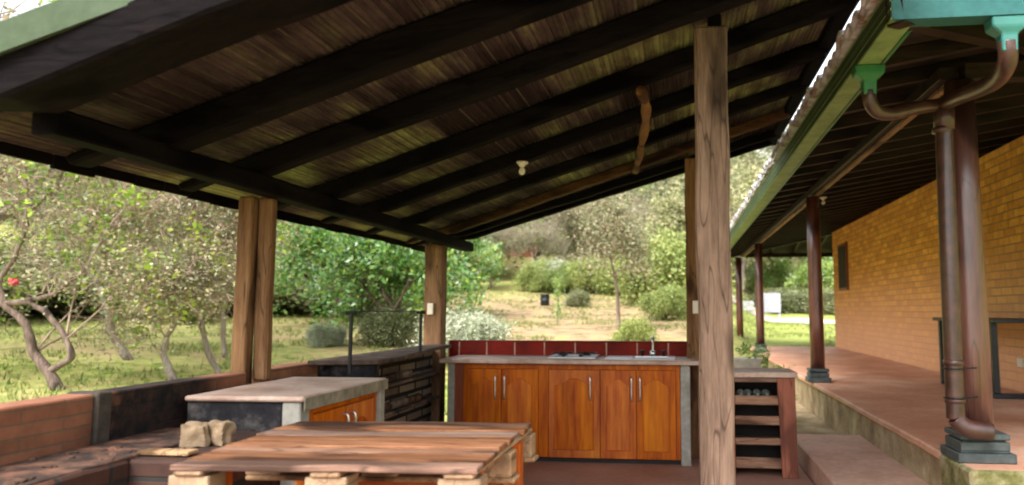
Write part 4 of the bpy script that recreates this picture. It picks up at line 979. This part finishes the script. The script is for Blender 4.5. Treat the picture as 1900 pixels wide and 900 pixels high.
def T(kind, i, x, y, s, rot, label, cat='tree', group='trees on the lawn', name=None):
    k = KIND[kind][i % len(KIND[kind])]; nm = name or {'twiggy': 'lichen_tree', 'green': 'leafy_tree', 'far': 'tall_tree', 'bush': 'bush', 'dark': 'bush', 'sage': 'shrub', 'young': 'sapling'}[kind]
    return place_tree(nm, k[0], k[1], (x, y, ground_z(x, y) - 0.02), rot, s, label, cat, group, k[2])
T('dark', 0, -17.4, 17.8, (2.2, 2.2, 1.3), 0.3, 'dark bushes at the lawn edge, far left of the wall', 'bush', 'bushes along the lawn edge')
T('dark', 0, -17.0, 20.6, (2.0, 2.0, 1.2), 1.9, 'dark bush between the first two fruit tree trunks', 'bush', 'bushes along the lawn edge')
T('dark', 0, -14.9, 22.5, (2.2, 2.0, 1.1), 2.9, 'dark low bush behind the pale trunked fruit tree', 'bush', 'bushes along the lawn edge')
T('dark', 0, -12.2, 24.5, (2.4, 2.0, 1.0), 4.4, 'low dark hedge right of the double post at the lawn top', 'bush', 'bushes along the lawn edge')
T('bush', 1, -13.4, 19.0, 0.9, 0.4, 'small yellow green bush left of the double post', 'bush', 'bushes along the lawn edge')
lab = ['lichen tree at the far left edge of the lawn', 'lichen tree behind the leftmost fruit tree', 'lichen tree far behind the second fruit tree', 'lichen tree behind the thin crooked trunk', 'lichen tree far behind the pale trunk', 'lichen tree just left of the double post, at the lawn edge', 'lichen tree right of the double post, far back']
for i, (x, y, s) in enumerate([(-20.3, 19.5, 1.3), (-21.8, 23.3, 1.5), (-22.9, 27.2, 1.7), (-17.3, 23.6, 1.4), (-19.5, 28.6, 1.8), (-15.1, 25.5, 1.5), (-17.6, 31.9, 1.7)]):
    T('twiggy', i, x, y, s, i * 1.3, lab[i], 'tree', 'lichen trees at the lawn edge')
T('twiggy', 2, -12.3, 12.4, 1.75, 0.7, 'tall lichen tree whose crown rises above the roof edge at the top left', 'tree', 'lichen trees at the lawn edge')
T('green', 0, -5.9, 15.3, 0.80, 0.4, 'leafy green tree between the double post and the corner post, nearest', 'tree', 'green leafy trees')
T('green', 1, -9.3, 19.8, 0.95, 1.4, 'leafy green tree right of the double post, middle distance', 'tree', 'green leafy trees')
T('green', 0, -11.0, 25.6, 1.2, 2.4, 'leafy green tree far behind the barbecue frame', 'tree', 'green leafy trees')
T('green', 1, -12.8, 27.0, 1.2, 3.4, 'leafy green tree far behind, right beside the double post', 'tree', 'green leafy trees')
T('green', 0, -8.05, 23.0, 1.1, 4.4, 'leafy green tree just left of the corner post, far', 'tree', 'green leafy trees')
T('dark', 0, -5.95, 15.6, 0.55, 0.9, 'dark round bush under the nearest green tree', 'bush', 'bushes along the lawn edge')
T('sage', 0, -3.9, 13.6, 0.95, 0.4, 'pale silvery shrub right of the corner post', 'shrub', 'silvery shrubs')
T('sage', 0, -7.3, 15.2, 0.5, 1.4, 'small silvery shrub on the lawn left of the barbecue frame', 'shrub', 'silvery shrubs')
T('green', 1, -9.9, 34.8, 0.8, 0.4, 'dark leafy tree right behind the corner post top', 'tree', 'green leafy trees')
for i, (x, y, s, l) in enumerate([(-9.2, 37.0, 0.9, 'twiggy tree left of the pink brick building'), (-7.5, 38.2, 0.9, 'twiggy tree right of the pink brick building'), (-11.7, 42.6, 1.3, 'twiggy tree far behind the silvery shrub'), (-6.8, 44.3, 1.4, 'twiggy tree far behind the round bushes, left'), (-3.2, 45.7, 1.4, 'twiggy tree far behind the round bushes, right'), (-0.4, 40, 1.3, 'twiggy tree far behind the slender tree'), (1.7, 41.5, 1.2, 'twiggy tree behind the back right post')]):
    T('twiggy', i, x, y, s, i * 2.1, l, 'tree', 'twiggy trees above the earth bank')
for i, (x, y, s, l) in enumerate([(-6.54, 35.3, 1.0, 'round green bush above the bank, left of three'), (-5.26, 34.6, 0.95, 'round green bush above the bank, middle of three'), (-3.9, 34.6, 1.15, 'round yellow green bush above the bank, right of three, largest')]):
    T('bush', i, x, y, s, i * 1.1, l, 'bush', 'round bushes above the bank')
T('sage', 0, -5.9, 35.6, 1.5, 2.0, 'grey green shrub between the round bushes', 'shrub', 'silvery shrubs')
T('young', 0, -3.46, 21.6, 0.85, 0.2, 'slim sapling on the earth bank left of the slender tree', 'sapling', 'saplings on the bank')
T('bush', 0, -1.0, 16.2, 0.42, 0.2, 'low bright green plant behind the sink tap', 'bush', 'low plants behind the kitchen')
T('bush', 1, -0.5, 24.0, 0.75, 0.9, 'low green bush on the bank right of the slender tree', 'bush', 'low plants behind the kitchen')
T('dark', 0, -3.8, 29.0, 0.4, 0.9, 'small dark brush heap on the bare bank', 'bush', 'low plants behind the kitchen')
T('bush', 0, -0.2, 29.0, 1.9, 2.9, 'tall yellow green shrub left of the back right post', 'shrub', 'tall shrubs behind the bank')
T('far', 1, 0.4, 34.5, 0.62, 3.9, 'bright green tree beside the back right post', 'tree', 'green leafy trees')
T('bush', 1, -1.7, 33.9, 1.6, 1.9, 'yellow green shrub behind the slender tree', 'shrub', 'tall shrubs behind the bank')
for i, (x, y, s, k, l) in enumerate([(3.9, 49, 1.0, 'far', 'tall tree beyond the path, seen left of the third porch post'), (6.5, 53, 1.1, 'green', 'broad green tree beyond the path, between the porch posts'), (8.6, 47, 1.0, 'green', 'broad green tree beyond the path, next to the brick wall edge'), (10.5, 51.5, 1.1, 'far', 'tall tree beyond the path, at the brick wall edge'), (5.9, 61, 1.3, 'far', 'tall tree furthest beyond the path')]):
    T(k, i, x, y, s, i * 1.7, l, 'tree', 'trees beyond the path')
for i, (x, y, l) in enumerate([(6.2, 43.5, 'low dark hedge beyond the path, left part'), (8.6, 42.5, 'low dark hedge beyond the path, right part')]):
    T('dark', 0, x, y, (1.8, 1.2, 0.8), i * 2.2, l, 'bush', 'hedge beyond the path')
# slender bare tree on the bank
def slender():
    t = thing('slender_tree', 'slender bare tree with thin reddish trunk on the earth bank', 'tree', (-1.59, 20.1, ground_z(-1.59, 20.1)))
    b = B(); P = smooth_path([(-1.59, 20.1, 0.7), (-1.61, 20.06, 1.35), (-1.63, 20.01, 1.84), (-1.69, 19.96, 2.26), (-1.8, 19.89, 2.82), (-1.89, 19.8, 3.52)], 4)
    tube(b, P, [0.055 - 0.0018 * i for i in range(len(P))], 8); obj('trunk', b, 'bark_brown', t, smooth=True)
    rr = random.Random(5); rng = np.random.default_rng(5); segs = []; tips = []
    for z0 in (2.2, 2.5, 2.8, 3.1, 3.4):
        for k in range(3):
            a = rr.uniform(0, 6.28); grow(rr, Vector((-1.72 - (z0 - 2.2) * .13, 19.93, z0)), Vector((math.cos(a), math.sin(a), 1.0)).normalized(), 0.7, 0.022, 2, segs, tips, 0.12, 0.35)
    V, F = segs_mesh(segs, 4); o = bpy.data.objects.new('branches', np_mesh('branches', V - np.array(t.location), F, ['twig'])); COL.objects.link(o); o.parent = t
    V, F = leaves(rng, tips, 7, 0.15, 0.07, 0.6); o = bpy.data.objects.new('crown', np_mesh('crown', V - np.array(t.location), F, ['leaf_lichen'])); COL.objects.link(o); o.parent = t
slender()
# the wood that covers the hill, one mass
def forest():
    rng = np.random.default_rng(77); Vs = []; n0 = 0; Fs = []; M = []
    rr = random.Random(77); segs = []
    for k in range(420):
        if k >= 330: y = rng.uniform(41, 62); x = rng.uniform(-0.6, 0.05) * y
        else:
            y = rng.uniform(44, 125); x = rng.uniform(-1.05, 0.42) * y
        if y < 60 and -0.25 < x / y < -0.19: continue
        if y < 46 and x / y > -0.25: continue
        if x > 2 and y < 58: continue
        gz = ground_z(x, y); h = rng.uniform(4.5, 8.5); w = rng.uniform(1.8, 3.2)
        nc = 9; cs = np.stack([rng.normal(0, w * 0.5, nc) + x, rng.normal(0, w * 0.5, nc) + y, gz + h * rng.uniform(0.35, 0.95, nc)], axis=1)
        per = int(130 * (60 / (y + 10)) ** 0.7)
        V, F = leaves(rng, cs, per, 0.62, 0.34 * (y / 70) ** 0.5, 0.7)
        Fs.append(F + n0); n0 += len(V); Vs.append(V); M += [int(rng.choice(3, p=[0.55, 0.3, 0.15]))] * len(F)
        segs.append((Vector((x, y, gz - .3)), Vector((x, y, gz + h * .7)), 0.13, 0.06))
        for q in range(8):
            p = Vector((x, y, gz + h * rr.uniform(.2, .6))); segs.append((p, p + Vector((rr.gauss(0, 1), rr.gauss(0, 1), rr.uniform(.5, 1.8))) * 1.3, 0.05, 0.02))
    V, F = segs_mesh(segs, 4); Fs.append(F + n0); Vs.append(V); M += [3] * len(F)
    me = np_mesh('forest', np.concatenate(Vs), np.concatenate(Fs), ['leaf_far', 'leaf_lichen', 'leaf_bush', 'bark_grey'], M)
    o = bpy.data.objects.new('forest', me); COL.objects.link(o)
    tag(o, 'beige and green wood covering the hillside behind the lawn', 'forest', kind='stuff')
forest()
def grass():
    rng = np.random.default_rng(9); n = 26000
    y = 4 + 30 * rng.power(1.5, n); a = rng.uniform(-1.0, 0.38, n); x = a * y
    ok = ~((x > -2.9) & (x < 10.2) & (y < 19.8)) & ~((x > -2.9) & (x < 1.0) & (y < 8))
    x, y = x[ok], y[ok]; V = []
    nn = np.array([mnoise.noise(Vector((p * 0.5, q * 0.5, 3))) for p, q in zip(x, y)])
    keep = nn > -0.12; x, y = x[keep], y[keep]
    z = np.array([ground_z(p, q) for p, q in zip(x, y)]); m = len(x)
    for k in range(3):
        h = rng.uniform(0.04, 0.12, m); ang = rng.uniform(0, 6.28, m); dx, dy = np.cos(ang) * 0.012, np.sin(ang) * 0.012
        lx, ly = rng.normal(0, 0.04, m), rng.normal(0, 0.04, m); ox, oy = rng.normal(0, 0.03, m), rng.normal(0, 0.03, m)
        V.append(np.stack([np.stack([x+ox-dx, y+oy-dy, z], 1), np.stack([x+ox+dx, y+oy+dy, z], 1), np.stack([x+ox+lx, y+oy+ly, z+h], 1)], 1).reshape(-1, 3))
    V = np.concatenate(V); me = np_mesh('grass', V, np.arange(len(V)).reshape(-1, 3), ['grass_blade'])
    o = bpy.data.objects.new('grass', me); COL.objects.link(o); tag(o, 'short yellow green grass tufts on the sloping lawn', 'grass', kind='stuff')
grass()

# potted plants behind the rack
def plants():
    pot = thing('potted_plant', 'green leafy plant in a pale pot behind the bottle rack, next to the near post', 'plant', (0.74, 9.0, 0.04))
    obj('pot', lathe(B(), (0.74, 9.0, 0.10), [(0.13, -0.06), (0.15, 0.45), (0.17, 0.66), (0.19, 0.70), (0.16, 0.70), (0.15, 0.62)], 18), 'clay_pot', pot, smooth=True)
    rng = np.random.default_rng(3)
    V, F = leaves(rng, [(rng.normal(0, .06), rng.normal(0, .06), 0.78 + rng.uniform(0, .12)) for _ in range(10)], 14, 0.035, 0.06, 0.4)
    o = bpy.data.objects.new('foliage', np_mesh('foliage', V, F, ['leaf_green'])); COL.objects.link(o); o.parent = pot
    for i, (x, y, s, l) in enumerate([(0.95, 9.2, 0.80, 'upright green plant growing behind the rack, below the third porch post'), (1.17, 9.6, 0.5, 'low green plant between the rack and the porch edge')]):
        t = thing('garden_plant', l, 'plant', (x, y, 0.04), 'plants behind the rack')
        V, F = leaves(rng, [(rng.normal(0, .07), rng.normal(0, .07), s * rng.uniform(.25, 1.15)) for _ in range(24)], 14, 0.04, 0.07, 0.35)
        o = bpy.data.objects.new('foliage', np_mesh('foliage', V, F, ['leaf_green'])); COL.objects.link(o); o.parent = t
        sg = [(Vector((0, 0, 0)), Vector((rng.normal(0, .06), rng.normal(0, .06), s)), 0.012, 0.006) for _ in range(5)]
        V, F = segs_mesh(sg, 5); o = bpy.data.objects.new('stem', np_mesh('stem', V, F, ['leaf_green'])); COL.objects.link(o); o.parent = t
plants()
# things far off on the lawn
def far_things():
    x, y = -5.2, 29.4; z = ground_z(x, y)
    t = thing('barrel', 'small black drum standing on the bare earth bank', 'barrel', (x, y, z))
    obj('drum', lathe(B(), (x, y, z), [(0.17, 0.0), (0.18, 0.02), (0.18, 0.2), (0.188, 0.21), (0.18, 0.22), (0.18, 0.42), (0.188, 0.43), (0.17, 0.45), (0.15, 0.43)], 18), 'black_steel', t, smooth=True)
    x, y = -11.9, 54.0; z = ground_z(x, y)
    h = thing('brick_shed', 'small pink brick building seen between the twiggy trees', 'building', (x, y, z))
    obj('wall', mbox(x - 1.7, x + 1.7, y, y + 3, z - 0.5, z + 2.3), 'pink_wall', h, 0.02)
    b = B(); prism(b, [(x - 2.0, y - 0.3, z + 2.31), (x + 2.0, y - 0.3, z + 2.31), (x + 2.0, y + 1.5, z + 2.9), (x - 2.0, y + 1.5, z + 2.9)], (0, 0, 0.08))
    prism(b, [(x - 2.0, y + 3.3, z + 2.31), (x - 2.0, y + 1.5, z + 2.9), (x + 2.0, y + 1.5, z + 2.9), (x + 2.0, y + 3.3, z + 2.31)], (0, 0, 0.08)); obj('roof', b, 'roof_sheet', h)
    obj('door', mbox(x + 0.6, x + 1.3, y - 0.03, y - 0.001, z, z + 1.9), 'dark_red_wood', h, 0.01)
    x, y = 4.2, 36.4; z = ground_z(x, y)
    s = thing('white_board', 'white wooden board on two legs beside the path', 'board', (x, y, z))
    obj('panel', rough_box(x - 0.42, x + 0.42, y, y + 0.04, z + 0.35, z + 1.25, 0.006, 0.2, 3, 0.02), 'white_paint', s)
    for dx in (-0.36, 0.36): obj('leg', mbox(x + dx - 0.04, x + dx + 0.04, y + 0.042, y + 0.10, z - 0.05, z + 1.1), 'white_paint', s, 0.006)
    x, y = 2.95, 35.5; z = ground_z(x, y)
    b = B(); lump(b, (x, y, z + 0.18), (0.75, 0.5, 0.5), 3, 3, 0.3); solo('boulder', b, 'rock', 'pale grey boulder on the lawn beside the path', 'rock')
far_things()
